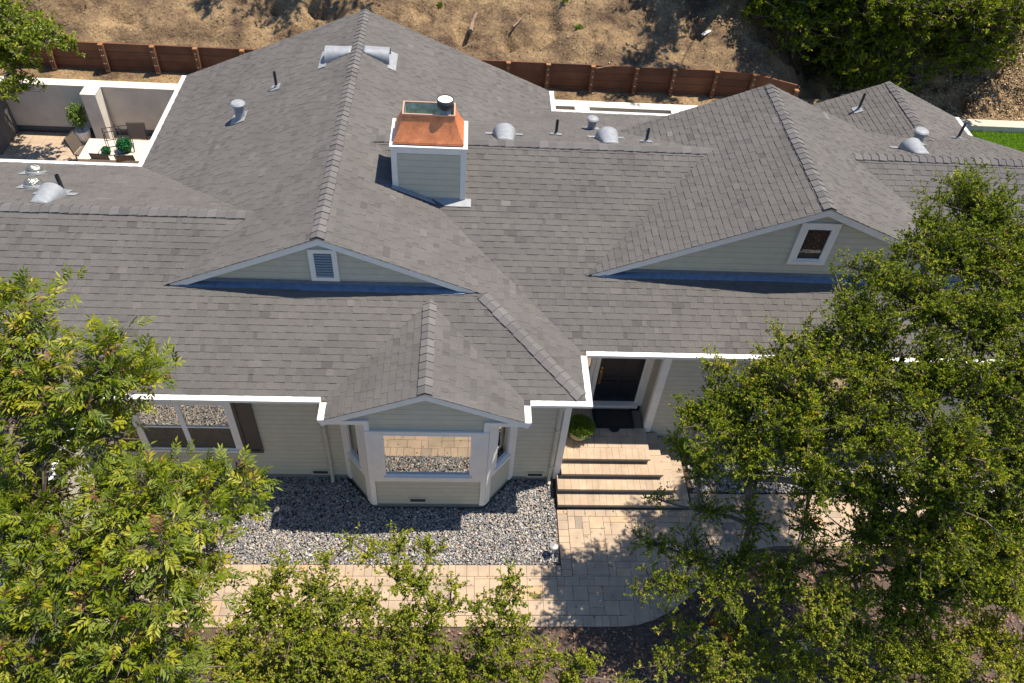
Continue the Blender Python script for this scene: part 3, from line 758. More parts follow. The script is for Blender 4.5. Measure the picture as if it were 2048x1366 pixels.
for a, b in (((-7.2, YL), (-2.3, YL)), ((1.2, YL), (2.25, YL)), ((2.25, YL), (2.25, YD)), ((4.27, YM), (13.6, YM)), ((-7.2, 4.8), (-7.2, YL)), ((-2.3, YL), (-1.733, 9.06)), ((-1.733, 9.06), (0.605, 9.06)), ((0.605, 9.06), (1.2, YL))):
    a = Vector((*a, 0)); b = Vector((*b, 0)); u = (b-a).normalized(); n = Vector((u.y, -u.x, 0))
    mb.prism([a-n*0.10+Vector((0, 0, -0.2)), a-n*0.006+Vector((0, 0, -0.2)), a-n*0.006+Vector((0, 0, 0.22)), a-n*0.10+Vector((0, 0, 0.22))], b-a)
H('foundation', mb, M['found'])

# ---- bay window
def frame_to(a, b):
    a = Vector((*a, 0)); b = Vector((*b, 0)); u = (b-a).normalized(); n = Vector((u.y, -u.x, 0))
    return a, u, n
def slab(mb, fr, s0, s1, z0, z1, d0, d1):
    """board on a wall frame between s0..s1, z0..z1, from depth d0 to d1 outwards"""
    a, u, n = fr
    p = a+u*s0+n*d0+Vector((0, 0, z0))
    mb.prism([p, p+n*(d1-d0), p+n*(d1-d0)+Vector((0, 0, z1-z0)), p+Vector((0, 0, z1-z0))], u*(s1-s0))
def window(fr, s0, s1, z0, z1, tw=0.075, depth=0.03, mull=(), bars=(), sill=True, inset=0.0, parent=None, framem='white', name='window', outer=None, glass='glass', lean=0.0):
    """window: trim boards (the window part), sash frame, pane and sill as sub-parts"""
    mb = MB(); w_ = tw
    if outer is None: outer = (s0-w_, s1+w_, z0-w_, z1+w_)
    o0, o1, q0, q1 = outer
    slab(mb, fr, o0, s0, q0, q1, 0.004, depth); slab(mb, fr, s1, o1, q0, q1, 0.004, depth)
    slab(mb, fr, s0, s1, q0, z0, 0.004, depth); slab(mb, fr, s0, s1, z1, q1, 0.004, depth)
    win = H(name, mb, M['trim'])
    fm = MB(); fw = 0.035
    slab(fm, fr, s0, s0+fw, z0, z1, 0.002, depth+0.004); slab(fm, fr, s1-fw, s1, z0, z1, 0.002, depth+0.004)
    slab(fm, fr, s0+fw, s1-fw, z0, z0+fw, 0.002, depth+0.004); slab(fm, fr, s0+fw, s1-fw, z1-fw, z1, 0.002, depth+0.004)
    for c, hw in mull: slab(fm, fr, c-hw, c+hw, z0+fw, z1-fw, 0.002, depth+0.001)
    for b_, l0, l1 in bars: slab(fm, fr, l0, l1, b_-0.018, b_+0.018, 0.002, depth-0.004)
    sub('window_frame', fm, M[framem], win)
    gm = MB(); a, u, n = fr
    p = lambda s, z: a+u*s+n*(0.014+lean*(z-z0)/(z1-z0))+Vector((0, 0, z))
    gm.quad(p(s0+0.01, z0+0.01), p(s1-0.01, z0+0.01), p(s1-0.01, z1-0.01), p(s0+0.01, z1-0.01))
    sub('pane', gm, M[glass], win)
    if sill:
        sm = MB(); slab(sm, fr, s0-0.01, s1+0.01, z0-0.035, z0-0.001, depth+0.005, depth+0.045)
        sub('sill', sm, M['trim'], win)
    return win
n = 260
X = rng.uniform(-3, 6, n); Y = rng.uniform(6.5, 9.0, n)
flat_bits('leaves_on_the_walk', X, Y, np.full(n, 0.006), 0.05, M['litter'], np.clip(rng.normal(0.4, 0.25, n), 0, 1), 0.3)
def sub(name, mb, m, parent, smooth=False):
    mb.v = [(a-2, b-12, c) for a, b, c in mb.v]
    return mb.build(name, m, parent, smooth)

BX0, BX1, BY = -1.733, 0.605, 9.06
fC = frame_to((BX0, BY), (BX1, BY)); LC = BX1-BX0
fA = frame_to((-2.30, YL), (BX0, BY)); LA = math.hypot(BX0+2.30, BY-YL)
fB = frame_to((BX1, BY), (1.20, YL)); LB = math.hypot(1.20-BX1, YL-BY)
mb = MB()
lap_wall(mb, (BX0, BY), (BX1, BY), [(0.10, 0.16), (LC-0.10, 0.16), (LC-0.10, 1.06), (0.10, 1.06)])
lap_wall(mb, (-2.30, YL), (BX0, BY), [(0, 0.16), (LA, 0.16), (LA, 1.06), (0, 1.06)])
lap_wall(mb, (BX1, BY), (1.20, YL), [(0, 0.16), (LB, 0.16), (LB, 1.06), (0, 1.06)])
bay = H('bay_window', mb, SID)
mb = MB()
lap_wall(mb, (-2.30, BY), (1.16, BY), [(0.10, 3.09), (3.36, 3.09), (1.72, 3.09+1.64*K)], expo=0.15)
lap_wall(mb, (BX0, BY), (BX1, BY), [(0.09, 2.77), (LC-0.09, 2.77), (LC-0.09, 3.092), (0.09, 3.092)], expo=0.16)
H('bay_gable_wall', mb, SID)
window(fC, 0.30, 2.045, 1.26, 2.66, depth=0.045, outer=(0.0, LC, 1.06, 2.765), name='bay_front_window')
window(fA, 0.20, LA-0.24, 1.26, 2.72, depth=0.045, outer=(0.0, LA, 1.06, 3.06), name='bay_side_window')
window(fB, 0.24, LB-0.20, 1.26, 2.72, depth=0.045, outer=(0.0, LB, 1.06, 3.06), name='bay_side_window')
mb = MB()
slab(mb, fC, -0.01, 0.095, 0.165, 3.06, 0.0, 0.05); slab(mb, fC, LC-0.095, LC+0.01, 0.165, 3.06, 0.0, 0.05)
slab(mb, fA, LA-0.13, LA+0.012, 0.165, 3.058, 0.0, 0.048); slab(mb, fB, -0.012, 0.13, 0.165, 3.058, 0.0, 0.048)
slab(mb, fA, -0.01, 0.12, 0.165, 3.058, 0.0, 0.050); slab(mb, fB, LB-0.12, LB+0.01, 0.165, 3.058, 0.0, 0.050)
fG = frame_to((-2.42, BY), (1.26, BY))
slab(mb, fG, 0.0, 0.77, 2.975, 3.085, -0.02, 0.062); slab(mb, fG, 2.93, 3.68, 2.975, 3.085, -0.02, 0.062)
slab(mb, fC, 0.0, LC, 2.735, 2.775, 0.046, 0.07)
H('bay_trim', mb, M['trim'])
mb = MB(); mb.box(-2.40, 1.24, 9.085, 9.76, 3.066, 3.08); H('bay_soffit', mb, M['trim'])

# ---- rake boards
def rake(apex, foot, y, dep=0.15, t=0.035, m='trim'):
    """board under a sloping roof edge in the plane y (front face at y)"""
    mb = MB(); a = Vector((apex[0], y, apex[1]-0.012)); b = Vector((foot[0], y, foot[1]-0.012))
    mb.prism([a, b, b+Vector((0, 0, -dep)), a+Vector((0, 0, -dep))], (0, t, 0)); return H('rake_board', mb, M[m])
rake((-0.58, ZEr), (-2.50, ZE-0.03), 8.935); rake((-0.58, ZEr), (1.34, ZE-0.03), 8.935)
rake((-2.65, 5.325), (-5.60, 5.325-2.95*K), 11.49, 0.145); rake((-2.65, 5.325), (0.30, 5.325-2.95*K), 11.49, 0.145)
rake((7.22, 5.76), (2.75, 5.76-4.47*K), 12.31, 0.155); rake((7.22, 5.76), (11.69, 5.76-4.47*K), 12.31, 0.155)
rake((-2.65, 5.325), (-7.75, ZE), 20.86); rake((-2.65, 5.325), (2.45, ZE), 20.86)
rake((12, 4.208), (9.576, ZE), 20.36); rake((12, 4.208), (14.42, ZE), 20.36); rake((7.22, 5.76), (3.766, 4.32), 17.06); rake((7.22, 5.76), (10.67, 4.32), 17.06)
# ---- gablet faces
mb = MB()
lap_wall(mb, (-6.0, 11.60), (0.7, 11.60), [(0.38, 4.07), (6.32, 4.07), (3.35, 4.07+2.97*K)], expo=0.155)
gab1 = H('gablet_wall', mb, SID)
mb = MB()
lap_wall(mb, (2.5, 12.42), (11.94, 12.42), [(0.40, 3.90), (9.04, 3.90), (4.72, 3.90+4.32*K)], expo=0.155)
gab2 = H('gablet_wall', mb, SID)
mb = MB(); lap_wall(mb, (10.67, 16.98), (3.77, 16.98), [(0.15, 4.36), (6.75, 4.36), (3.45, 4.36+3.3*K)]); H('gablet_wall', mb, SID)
# metal flashing along the foot of both front gablets and round the chimney
def flash(pl, x0, x1, y, up=0.11, out=0.135):
    mb = MB(); z = on(pl, 0, y); r = random.Random(int(x0*10)); x = x0
    while x < x1-0.01:
        e = min(x1, x+r.uniform(1.4, 2.4)); o = out+r.uniform(-0.02, 0.03); hz = 0.030
        mb.quad((x, y-0.006, z+up), (x, y-0.02, z+hz), (e, y-0.02, z+hz), (e, y-0.006, z+up))
        mb.quad((x, y-0.02, z+hz), (x, y-o, z-K*o+hz), (e, y-o, z-K*o+hz), (e, y-0.02, z+hz))
        mb.quad((x, y-o, z-K*o+hz), (x, y-o-0.003, z-K*o-0.002), (e, y-o-0.003, z-K*o-0.002), (e, y-o, z-K*o+hz))
        x = e
    return H('flashing', mb, M['galv'])
flash(pl_F, -5.42, 0.10, 11.585); flash(pl_M, 2.98, 11.46, 12.405)

# ---- gable vent and gablet window
fV = frame_to((-6.0, 11.585), (0.7, 11.585))
mb = MB(); s0, s1, z0, z1 = 3.22, 3.56, 4.31, 4.92
for q in ((s0-0.10, s0, z0-0.09, z1+0.09), (s1, s1+0.10, z0-0.09, z1+0.09), (s0, s1, z0-0.09, z0), (s0, s1, z1, z1+0.09)): slab(mb, fV, *q, 0.0, 0.045)
gv = H('gable_vent', mb, M['trim'])
mb = MB(); slab(mb, fV, s0, s1, z0, z1, -0.02, 0.004); sub('vent_back', mb, M['ventdark'], gv)
a, u, n_ = fV
mb = MB()
for k in range(9):
    z = z0+0.01+k*(z1-z0-0.02)/9
    p = a+u*s0+Vector((0, 0, z)); mb.prism([p+n_*0.036, p+n_*0.008+Vector((0, 0, 0.022)), p+n_*0.012+Vector((0, 0, 0.027)), p+n_*0.042+Vector((0, 0, 0.004))], u*(s1-s0))
sub('louvre', mb, M['ventgrey'], gv)
fW = frame_to((2.5, 12.405), (11.94, 12.405))
window(fW, 4.44, 5.00, 4.40, 5.25, tw=0.12, depth=0.045, sill=True, framem='trim', glass='glass_dark')

# ---- left front window with shutters
fL = frame_to((-7.2, YL-0.012), (-2.30, YL-0.012))
sx = lambda X: X+7.2
lw = window(fL, sx(-6.26), sx(-4.48), 1.13, 2.62, tw=0.11, depth=0.055, lean=0.036, mull=((sx(-5.40), 0.05),), bars=((1.87, sx(-6.22), sx(-5.45)), (1.87, sx(-5.35), sx(-4.52))))
for s0_, s1_ in ((sx(-6.22), sx(-5.45)), (sx(-5.35), sx(-4.52))):
    mb = MB(); slab(mb, fL, s0_, s1_, 1.17, 1.85, 0.034, 0.038); sub('insect_screen', mb, M['screen'], lw)
def shutter(fr, s0, s1, z0, z1):
    mb = MB(); slab(mb, fr, s0, s1, z0, z1, 0.004, 0.022)
    for q in ((s0, s0+0.06, z0, z1), (s1-0.06, s1, z0, z1), (s0+0.06, s1-0.06, z0, z0+0.08), (s0+0.06, s1-0.06, z1-0.08, z1)): slab(mb, fr, *q, 0.022, 0.045)
    return H('shutter', mb, M['brown'])
shutter(fL, sx(-4.365), sx(-3.99), 1.0, 2.75); shutter(fL, sx(-6.76), sx(-6.385), 1.0, 2.75)
# window and shutter of the right wing, mostly behind the oak
fR = frame_to((4.27, YM-0.012), (14.2, YM-0.012))
window(fR, 2.35, 4.15, 1.35, 2.72, tw=0.11, depth=0.04, mull=((3.25, 0.05),)); shutter(fR, 1.85, 2.23, 1.2, 2.85); shutter(fR, 4.27, 4.65, 1.2, 2.85)

# ---- corner boards, downspouts, foundation vents
def board(name, x0, x1, y0, y1, z0, z1, m='trim'):
    mb = MB(); mb.box(x0, x1, y0, y1, z0, z1); return H(name, mb, M[m])
board('corner_board', 2.14, 2.275, YL-0.035, YL-0.001, 0.12, ZW); board('corner_board', 2.252, 2.285, YL, YL+0.13, 0.12, ZW)
board('corner_board', 4.235, 4.40, YM-0.036, YM-0.001, 0.5, ZW); board('corner_board', 4.228, 4.262, YM-0.0005, YM+0.09, 0.66, ZW)
def downspout(x, y):
    mb = MB(); mb.tube([(x, 9.42, 3.08), (x, 9.45, 2.98), (x, y-0.05, 2.80), (x, y-0.05, 0.18), (x, y-0.07, 0.10), (x, y-0.14, 0.05)], 0.042, 8)
    for z in (0.6, 1.9): mb.box(x-0.055, x+0.055, y-0.10, y-0.004, z, z+0.03)
    return H('downspout', mb, M['siding'])
downspout(-2.665, YL); downspout(2.055, YL)
def fvent(fr, s, z, w_=0.32, h=0.115):
    mb = MB(); t = 0.03
    for q in ((s-w_/2-t, s-w_/2, z-t, z+h+t), (s+w_/2, s+w_/2+t, z-t, z+h+t), (s-w_/2, s+w_/2, z-t, z), (s-w_/2, s+w_/2, z+h, z+h+t)): slab(mb, fr, *q, 0.0, 0.026)
    v = H('foundation_vent', mb, M['siding'])
    mb = MB(); slab(mb, fr, s-w_/2, s+w_/2, z, z+h, -0.01, 0.016); sub('vent_screen', mb, M['ventdark'], v)
fvent(fL, sx(-4.58), 0.215); fvent(fL, sx(-2.91), 0.215); fvent(frame_to((1.2, YL-0.012), (2.25, YL-0.012)), 0.54, 0.20); fvent(fC, 0.945, 0.25)

# ---- entry: door, sidelight
fD = frame_to((2.25, YD-0.012), (4.27, YD-0.012)); dx = lambda X: X-2.25
mb = MB()
slab(mb, fD, dx(3.00), dx(3.095), 0.72, 2.80, 0.0, 0.06); slab(mb, fD, dx(4.14), dx(4.262), 0.66, 2.80, 0.0, 0.07)
slab(mb, fD, dx(4.085), dx(4.14), 0.76, 2.80, 0.0, 0.045)
slab(mb, fD, dx(3.0), dx(4.262), 2.78, 2.92, 0.0, 0.065)
H('door_trim', mb, M['trim'])
board('door_threshold', 3.0, 4.15, YD-0.16, YD-0.014, 0.66, 0.765)
mb = MB(); slab(mb, fD, dx(3.10), dx(4.08), 0.77, 2.775, 0.0, 0.020); door = H('front_door', mb, M['door'])
mb = MB()
for q in ((0.95, 1.47, 3.23, 3.53), (0.95, 1.47, 3.66, 3.96), (1.66, 2.60, 3.23, 3.53), (1.66, 2.60, 3.66, 3.96)):
    z0, z1, x0, x1 = q
    slab(mb, fD, dx(x0), dx(x1), z0, z1, 0.020, 0.026)
    for r_ in ((x0-0.025, x0, z0-0.025, z1+0.025), (x1, x1+0.025, z0-0.025, z1+0.025), (x0, x1, z0-0.025, z0), (x0, x1, z1, z1+0.025)): slab(mb, fD, dx(r_[0]), dx(r_[1]), r_[2], r_[3], 0.020, 0.034)
sub('door_panel', mb, M['door'], door)
mb = MB(); mb.tube([(3.165, YD-0.05, 1.42), (3.165, YD-0.10, 1.47), (3.165, YD-0.10, 1.72), (3.165, YD-0.05, 1.78)], 0.014, 8); mb.box(3.14, 3.19, YD-0.045, YD-0.032, 1.38, 1.96)
mb.lathe([(0.026, 0), (0.026, 0.03)], (3.165, YD-0.06, 1.86), 10)
sub('door_handle', mb, M['brass'], door)
window(fD, dx(2.66), dx(2.93), 0.95, 2.72, tw=0.06, depth=0.05, sill=False, framem='trim', name='sidelight')
mb = MB(); mb.box(2.46, 2.50, YD-0.18, YD-0.02, 2.28, 2.34); mb.lathe([(0.03, -0.34), (0.07, -0.30), (0.085, -0.06), (0.03, 0.03)], (2.55, YD-0.16, 2.28), 6); H('porch_lantern', mb, M['black'])

# ---- chimney
CX0, CX1, CY0, CY1, CZ = -1.435, 0.055, 13.90, 14.86, 5.787
mb = MB()
for a, b, L in (((CX0, CY0), (CX1, CY0), CX1-CX0), ((CX1, CY0), (CX1, CY1), CY1-CY0), ((CX0, CY1), (CX0, CY0), CY1-CY0), ((CX1, CY1), (CX0, CY1), CX1-CX0)):
    lap_wall(mb, a, b, [(0, 4.1), (L, 4.1), (L, CZ), (0, CZ)], expo=0.152)
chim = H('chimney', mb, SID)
mb = MB()
for x0, x1, y0, y1 in ((CX0-0.022, CX0+0.095, CY0-0.024, CY0-0.001), (CX1-0.095, CX1+0.022, CY0-0.024, CY0-0.001), (CX1+0.001, CX1+0.024, CY0, CY0+0.09), (CX0-0.024, CX0-0.001, CY0, CY0+0.09)): mb.box(x0, x1, y0, y1, 4.2, CZ-0.14)
for x0, x1, y0, y1 in ((CX0-0.022, CX1+0.022, CY0-0.026, CY0-0.001), (CX1+0.001, CX1+0.026, CY0, CY1), (CX0-0.026, CX0-0.001, CY0, CY1), (CX0-0.022, CX1+0.022, CY1+0.001, CY1+0.026)): mb.box(x0, x1, y0, y1, CZ-0.14, CZ-0.004)
sub('chimney_trim', mb, M['trim'], chim)
mb = MB(); mb.box(CX0-0.045, CX1+0.045, CY0-0.045, CY1+0.045, CZ, CZ+0.018); sub('chimney_cap', mb, M['white'], chim)
# flared copper shroud: rectangular rings from the skirt to the rim
mb = MB()
cx, cy = (CX0+CX1)/2, (CY0+CY1)/2
rings = []
for t in np.linspace(0, 1, 13):
    fl = (1-t)**1.45
    hx = 0.515+0.195*fl; hy = 0.232+0.215*fl; rings.append((hx, hy, CZ+0.085+0.515*t))
rings = [(0.71, 0.447, CZ+0.045)]+rings
V_ = [(cx+sx_*hx, cy-0.02+sy_*hy, z) for hx, hy, z in rings for sx_, sy_ in ((-1, -1), (1, -1), (1, 1), (-1, 1))]
mb.add(V_, [[i*4+k, i*4+(k+1) % 4, i*4+4+(k+1) % 4, i*4+4+k] for i in range(len(rings)-1) for k in range(4)])
for sx_ in (-1, 1):
    for sy_ in (-1, 1): mb.box(cx+sx_*0.64-0.02, cx+sx_*0.64+0.02, cy-0.02+sy_*0.37-0.02, cy-0.02+sy_*0.37+0.02, CZ+0.018, CZ+0.06)
cop = sub('copper_shroud', mb, M['copper'], chim)
zt = CZ+0.60; rx, ry = 0.515, 0.232; yc = cy-0.02
mb = MB()
for x0, x1, y0, y1 in ((cx-rx-0.012, cx+rx+0.012, yc-ry-0.012, yc-ry+0.014), (cx-rx-0.012, cx+rx+0.012, yc+ry-0.014, yc+ry+0.012), (cx-rx-0.012, cx-rx+0.016, yc-ry+0.014, yc+ry-0.014), (cx+rx-0.016, cx+rx+0.012, yc-ry+0.014, yc+ry-0.014)): mb.box(x0, x1, y0, y1, zt-0.02, zt+0.014)
sub('copper_rim', mb, M['copperrim'], chim)
mb = MB(); x0, x1, y0, y1 = cx-rx+0.03, cx+rx-0.03, yc-ry+0.03, yc+ry-0.03; zb = zt-0.42
mb.quad((x0, y1, zb), (x0, y1, zt), (x1, y1, zt), (x1, y1, zb)); mb.quad((x0, y0, zb), (x0, y0, zt), (x0, y1, zt), (x0, y1, zb)); mb.quad((x1, y0, zb), (x1, y1, zb), (x1, y1, zt), (x1, y0, zt))
mb.quad((x0, y0, zb), (x0, y1, zb), (x1, y1, zb), (x1, y0, zb)); mb.quad((x0, y0, zt), (x0, y0, zb), (x1, y0, zb), (x1, y0, zt))
sub('shroud_lining', mb, M['grime'], chim)
mb = MB(); fx, fy = cx+0.325, yc-0.10
mb.lathe([(0.105, -0.42), (0.105, 0.10)], (fx, fy, zt), 24); sub('flue_pipe', mb, M['galv2'], chim, True)
mb = MB(); mb.lathe([(0.105, 0.08), (0.16, 0.14), (0.165, 0.30), (0.158, 0.30), (0.155, 0.27)], (fx, fy, zt), 28, True, False); sub('flue_cap', mb, M['black'], chim, True)
mb = MB(); mb.lathe([(0.150, 0.265), (0.150, 0.282), (0.10, 0.29)], (fx, fy, zt), 28); sub('flue_lid', mb, M['whitep'], chim)
# step flashing at the chimney foot
mb = MB(); up = 0.03
zz = lambda x, y: max(on(pl_M, x, y), on(pl_BR, x, y))+up
mb.quad((-0.35, 13.72, on(pl_M, 0, 13.72)+up), (0.20, 13.72, on(pl_M, 0, 13.72)+up), (0.20, 13.90, on(pl_M, 0, 13.9)+up), (-0.68, 13.90, on(pl_M, 0, 13.9)+up))
mb.quad((-1.47, 13.74, on(pl_BR, -1.47, 0)+up), (-0.53, 13.74, on(pl_BR, -0.53, 0)+up), (-0.68, 13.90, on(pl_BR, -0.68, 0)+up), (-1.47, 13.90, on(pl_BR, -1.47, 0)+up))
sub('chimney_flashing', mb, M['galv2'], chim)

# ---- roof vents, pipes, skylights
def local_frame(pl, x, y):
    o = Vector((x, y, on(pl, x, y))); g = math.hypot(pl[1], pl[2])
    dn = Vector((-pl[1]/g, -pl[2]/g, 0)); sd = Vector((-dn.y, dn.x, 0))
    return o, dn, sd, g
def cone_vent(pl, x, y, length=0.64, r=0.275):
    """half-round dormer vent: closed end at (x, y) upslope, louvred mouth downslope"""
    o, dn, sd, g = local_frame(pl, x, y); mb = MB(); nr = 10; na = 16; V = []
    for i in range(nr+1):
        t = i/nr; L = length*t; wv = 0.17+(r-0.17)*t; hv = 0.045+(L*g)
        for k in range(na+1):
            a = math.pi*k/na
            V.append(o+dn*L+sd*(-math.cos(a)*wv)+Vector((0, 0, -g*L+math.sin(a)**0.85*hv+0.012)))
    fs = [[i*(na+1)+k, (i+1)*(na+1)+k, (i+1)*(na+1)+k+1, i*(na+1)+k+1] for i in range(nr) for k in range(na)]
    fs.append(list(range(na+1)))
    mb.add(V, fs); v = H('roof_vent', mb, M['galv2'], smooth=True)
    fm = MB(); e = o+dn*(length-0.05)+Vector((0, 0, -g*(length-0.05)+0.012)); hv = 0.045+length*g
    fm.add([e+sd*(-math.cos(math.pi*k/12)*r*0.97)+Vector((0, 0, math.sin(math.pi*k/12)**0.85*hv*0.94)) for k in range(13)], [list(range(13))])
    sub('vent_mouth', fm, M['ventdark'], v)
    fm = MB(); q = lambda L, s: o+dn*L+sd*s+Vector((0, 0, -g*L+0.028))
    fm.quad(q(length-0.04, -r-0.16), q(length+0.16, -r-0.16), q(length+0.16, r+0.16), q(length-0.04, r+0.16)); sub('flashing', fm, M['galv2'], v)
cone_vent(pl_BL, -2.80, 18.80); cone_vent(pl_BR, -2.50, 18.86)
cone_vent(pl_Mr, 0.95, 15.46); cone_vent(pl_Mr, 3.36, 15.52); cone_vent(pl_Mr, 10.80, 15.66); cone_vent(pl_Lr, -8.50, 13.22)
def pipe(pl, x, y, h=0.42, r=0.035, capped=False):
    o, dn, sd, g = local_frame(pl, x, y); mb = MB(); z = o.z
    if capped:
        mb.lathe([(r*1.25, -0.06), (r*1.05, 0.06), (r, 0.08), (r, h)], (x, y, z), 20)
        v = H('flue_vent', mb, M['galv2'], smooth=False)
        c = MB(); c.lathe([(r*0.9, h), (r*1.45, h+0.02), (r*1.50, h+0.055), (r*1.25, h+0.085), (r*0.3, h+0.105)], (x, y, z), 24); sub('vent_cap', c, M['galv2'], v)
    else:
        mb.lathe([(r, -0.05), (r, h), (r*0.8, h), (r*0.8, h-0.06)], (x, y, z), 14, True, True)
        v = H('vent_pipe', mb, M['black'])
        c = MB(); c.lathe([(r*2.2, -0.03), (r*1.25, 0.07), (r*1.05, 0.075)], (x, y, z), 14); sub('pipe_boot', c, M['galv2'], v)
    fm = MB(); q = lambda L, s: o+dn*L+sd*s+Vector((0, 0, -g*L+0.026)); e = max(0.14, r*2.0)
    fm.quad(q(-e*0.6, -e), q(e*1.0, -e), q(e*1.0, e), q(-e*0.6, e)); sub('flashing', fm, M['galv2'], v)
    return v
pipe(pl_BL, -4.63, 18.20, 0.42); pipe(pl_BL, -5.37, 17.25, 0.34, 0.115, True)
pipe(pl_Mr, 2.19, 16.35, 0.40); pipe(pl_Mr, 3.18, 17.28, 0.24, 0.10, True); pipe(pl_Mr, 4.25, 15.9, 0.36); pipe(pl_Mr, 13.16, 18.06, 0.46); pipe(pl_Mr, 11.35, 16.95, 0.33, 0.12, True)
pipe(pl_DL, 10.98, 19.55, 0.50); pipe(pl_Lr, -8.43, 14.10, 0.44, 0.045)
def sun_dome(pl, x, y, r=0.19):
    o, dn, sd, g = local_frame(pl, x, y); mb = MB()
    up = Vector((dn.x*g, dn.y*g, 1)).normalized(); V = []; na = 22; nr = 7
    t1 = (dn-up*dn.dot(up)).normalized(); t2 = sd
    for i in range(nr+1):
        th = math.pi/2*i/nr
        for k in range(na):
            a = 2*math.pi*k/na; rr = r*math.cos(th)
            V.append(o+t1*math.cos(a)*rr+t2*math.sin(a)*rr+up*(0.07+0.16*math.sin(th)))
    mb.add(V, [[i*na+k, i*na+(k+1) % na, (i+1)*na+(k+1) % na, (i+1)*na+k] for i in range(nr) for k in range(na)])
    v = H('tube_skylight', mb, M['dome'], smooth=True)
    c = MB(); c.add([o+(t1*math.cos(2*math.pi*k/na)+t2*math.sin(2*math.pi*k/na))*rr+up*h for rr, h in ((r*1.06, 0.0), (r*1.04, 0.06), (r*0.99, 0.072)) for k in range(na)], [[i*na+k, i*na+(k+1) % na, (i+1)*na+(k+1) % na, (i+1)*na+k] for i in range(2) for k in range(na)])
    sub('skylight_curb', c, M['ventgrey'], v)
    fm = MB(); q = lambda L, s: o+t1*L+t2*s+up*0.022
    fm.quad(q(-0.19, -0.19), q(0.22, -0.19), q(0.22, 0.30), q(-0.19, 0.30)); sub('flashing', fm, M['galv2'], v)
sun_dome(pl_Lr, -9.75, 15.55); sun_dome(pl_Lr, -9.20, 14.42)

# ------------------------------------------------------------------ entry steps
st = thing('entry_steps', 'four tan paver steps rising to the front door', 'steps', (3.2, 9.9, 0))
PSD = 0.11
edges = [(9.045, 5.10), (9.33, 4.812), (9.612, 4.559), (9.90, 4.262)]
for k, (y, xr) in enumerate(edges):
    z = 0.165*(k+1); xl = 2.205 if k < 2 else 2.29
    if y > YL-0.05: xl = 2.29
    yb = edges[k+1][0] if k < 3 else YD-0.165
    mb = MB(); mb.mi = 0
    seg = []
    if k == 3: paver_field(mb, [(xl, y+0.30), (xr-0.30, y+0.30), (xr-0.30, yb), (xl, yb)], z, seed=21, thick=0.05)
    d = 0.36 if k < 3 else 0.30
    r = random.Random(k+40); x = xl
    while x < xr-0.02:                       # front tread bricks
        e = min(xr, x+r.choice((0.13, 0.15, 0.17))); q = [(x+0.002, y), (e-0.002, y), (e-0.002, y+d), (x+0.002, y+d)]; one_paver(mb, q, [q], z, 0.055, r); x = e
    yy = y+d
    while yy < YM+0.15*0-0.06 and k < 3:         # side tread bricks on the right
        e = min(YM-0.05, yy+r.choice((0.15, 0.17, 0.2))); q = [(xr-0.36, yy+0.002), (xr, yy+0.002), (xr, e-0.002), (xr-0.36, e-0.002)]; one_paver(mb, q, [q], z, 0.055, r); yy = e
    if k == 3:
        while yy < YM-0.05: 
            e = min(YM-0.05, yy+0.17); q = [(xr-0.30, yy+0.002), (xr, yy+0.002), (xr, e-0.002), (xr-0.30, e-0.002)]; one_paver(mb, q, [q], z, 0.055, r); yy = e
    mb.mi = 1; mb.tint = 0.3
    mb.box(xl+0.004, xr-0.03, y+0.035, (YM-0.06) if k < 3 else YD-0.17, z-0.175, z-0.056)
    mb.v = [(a-3.2, b-9.9, c) for a, b, c in mb.v]
    o = mb.build('step', [M['paver'], M['stepface']], st)

PSD = 0.18
# ------------------------------------------------------------------ timber retaining wall behind the house
def shift(mb, c): mb.v = [(a-c[0], b-c[1], d-c[2]) for a, b, d in mb.v]; return mb
rw = thing('retaining_wall', 'low red-brown timber retaining wall along the dry slope', 'retaining wall', (0, 23, 1.95))
pts = [-15.5, -14.0, -12.4, -10.83, -9.34, -8.08, -6.7, -5.3, -3.9, -2.5, -1.2, 0.1, 1.35, 2.59, 3.99, 5.37, 6.56, 7.91, 9.11, 10.45]
def rwY(x): return 23.02-0.42*float(smooth(8.6, 10.8, np.array(x)))
def rwZ(x): return 2.93-0.30*float(smooth(8.8, 10.6, np.array(x)))
for a, b in zip(pts[:-1], pts[1:]):
    mb = MB()
    for k in range(4):
        z0 = 1.93+k*0.25; mb.tint = random.random(); j = random.uniform(-0.006, 0.006)
        if k == 3:
            mb.obox((a+0.004, rwY(a)+0.04+j, (z0+rwZ(a))/2), (b-0.004, rwY(b)+0.04+j, (z0+rwZ(b))/2), 0.05, rwZ(a)-z0)
        else: mb.obox((a+0.004, rwY(a)+0.04+j, z0+0.122), (b-0.004, rwY(b)+0.04+j, z0+0.122), 0.05, 0.242)
    shift(mb, (0, 23, 1.95)).build('boards', M['redwood'], rw)
for x in pts:
    y = rwY(x); zt_ = rwZ(x)+0.012
    mb = MB(); mb.box(x-0.065, x+0.065, y-0.135, y+0.008, 1.85, zt_); p_ = shift(mb, (0, 23, 1.95)).build('post', M['post'], rw)
    mb = MB(); mb.box(x-0.067, x+0.067, y-0.137, y+0.009, zt_, zt_+0.006); shift(mb, (0, 23, 1.95)).build('post_top', M['cuttop'], p_)
    mb = MB()
    for z in (2.12, 2.36, 2.62, 2.80):
        for dx_ in ((0,) if x > -9 else (-0.03, 0.03)): mb.box(x+dx_-0.013, x+dx_+0.013, y-0.146, y-0.136, z-0.013, z+0.013)
    shift(mb, (0, 23, 1.95)).build('bolts', M['bolt'], p_)

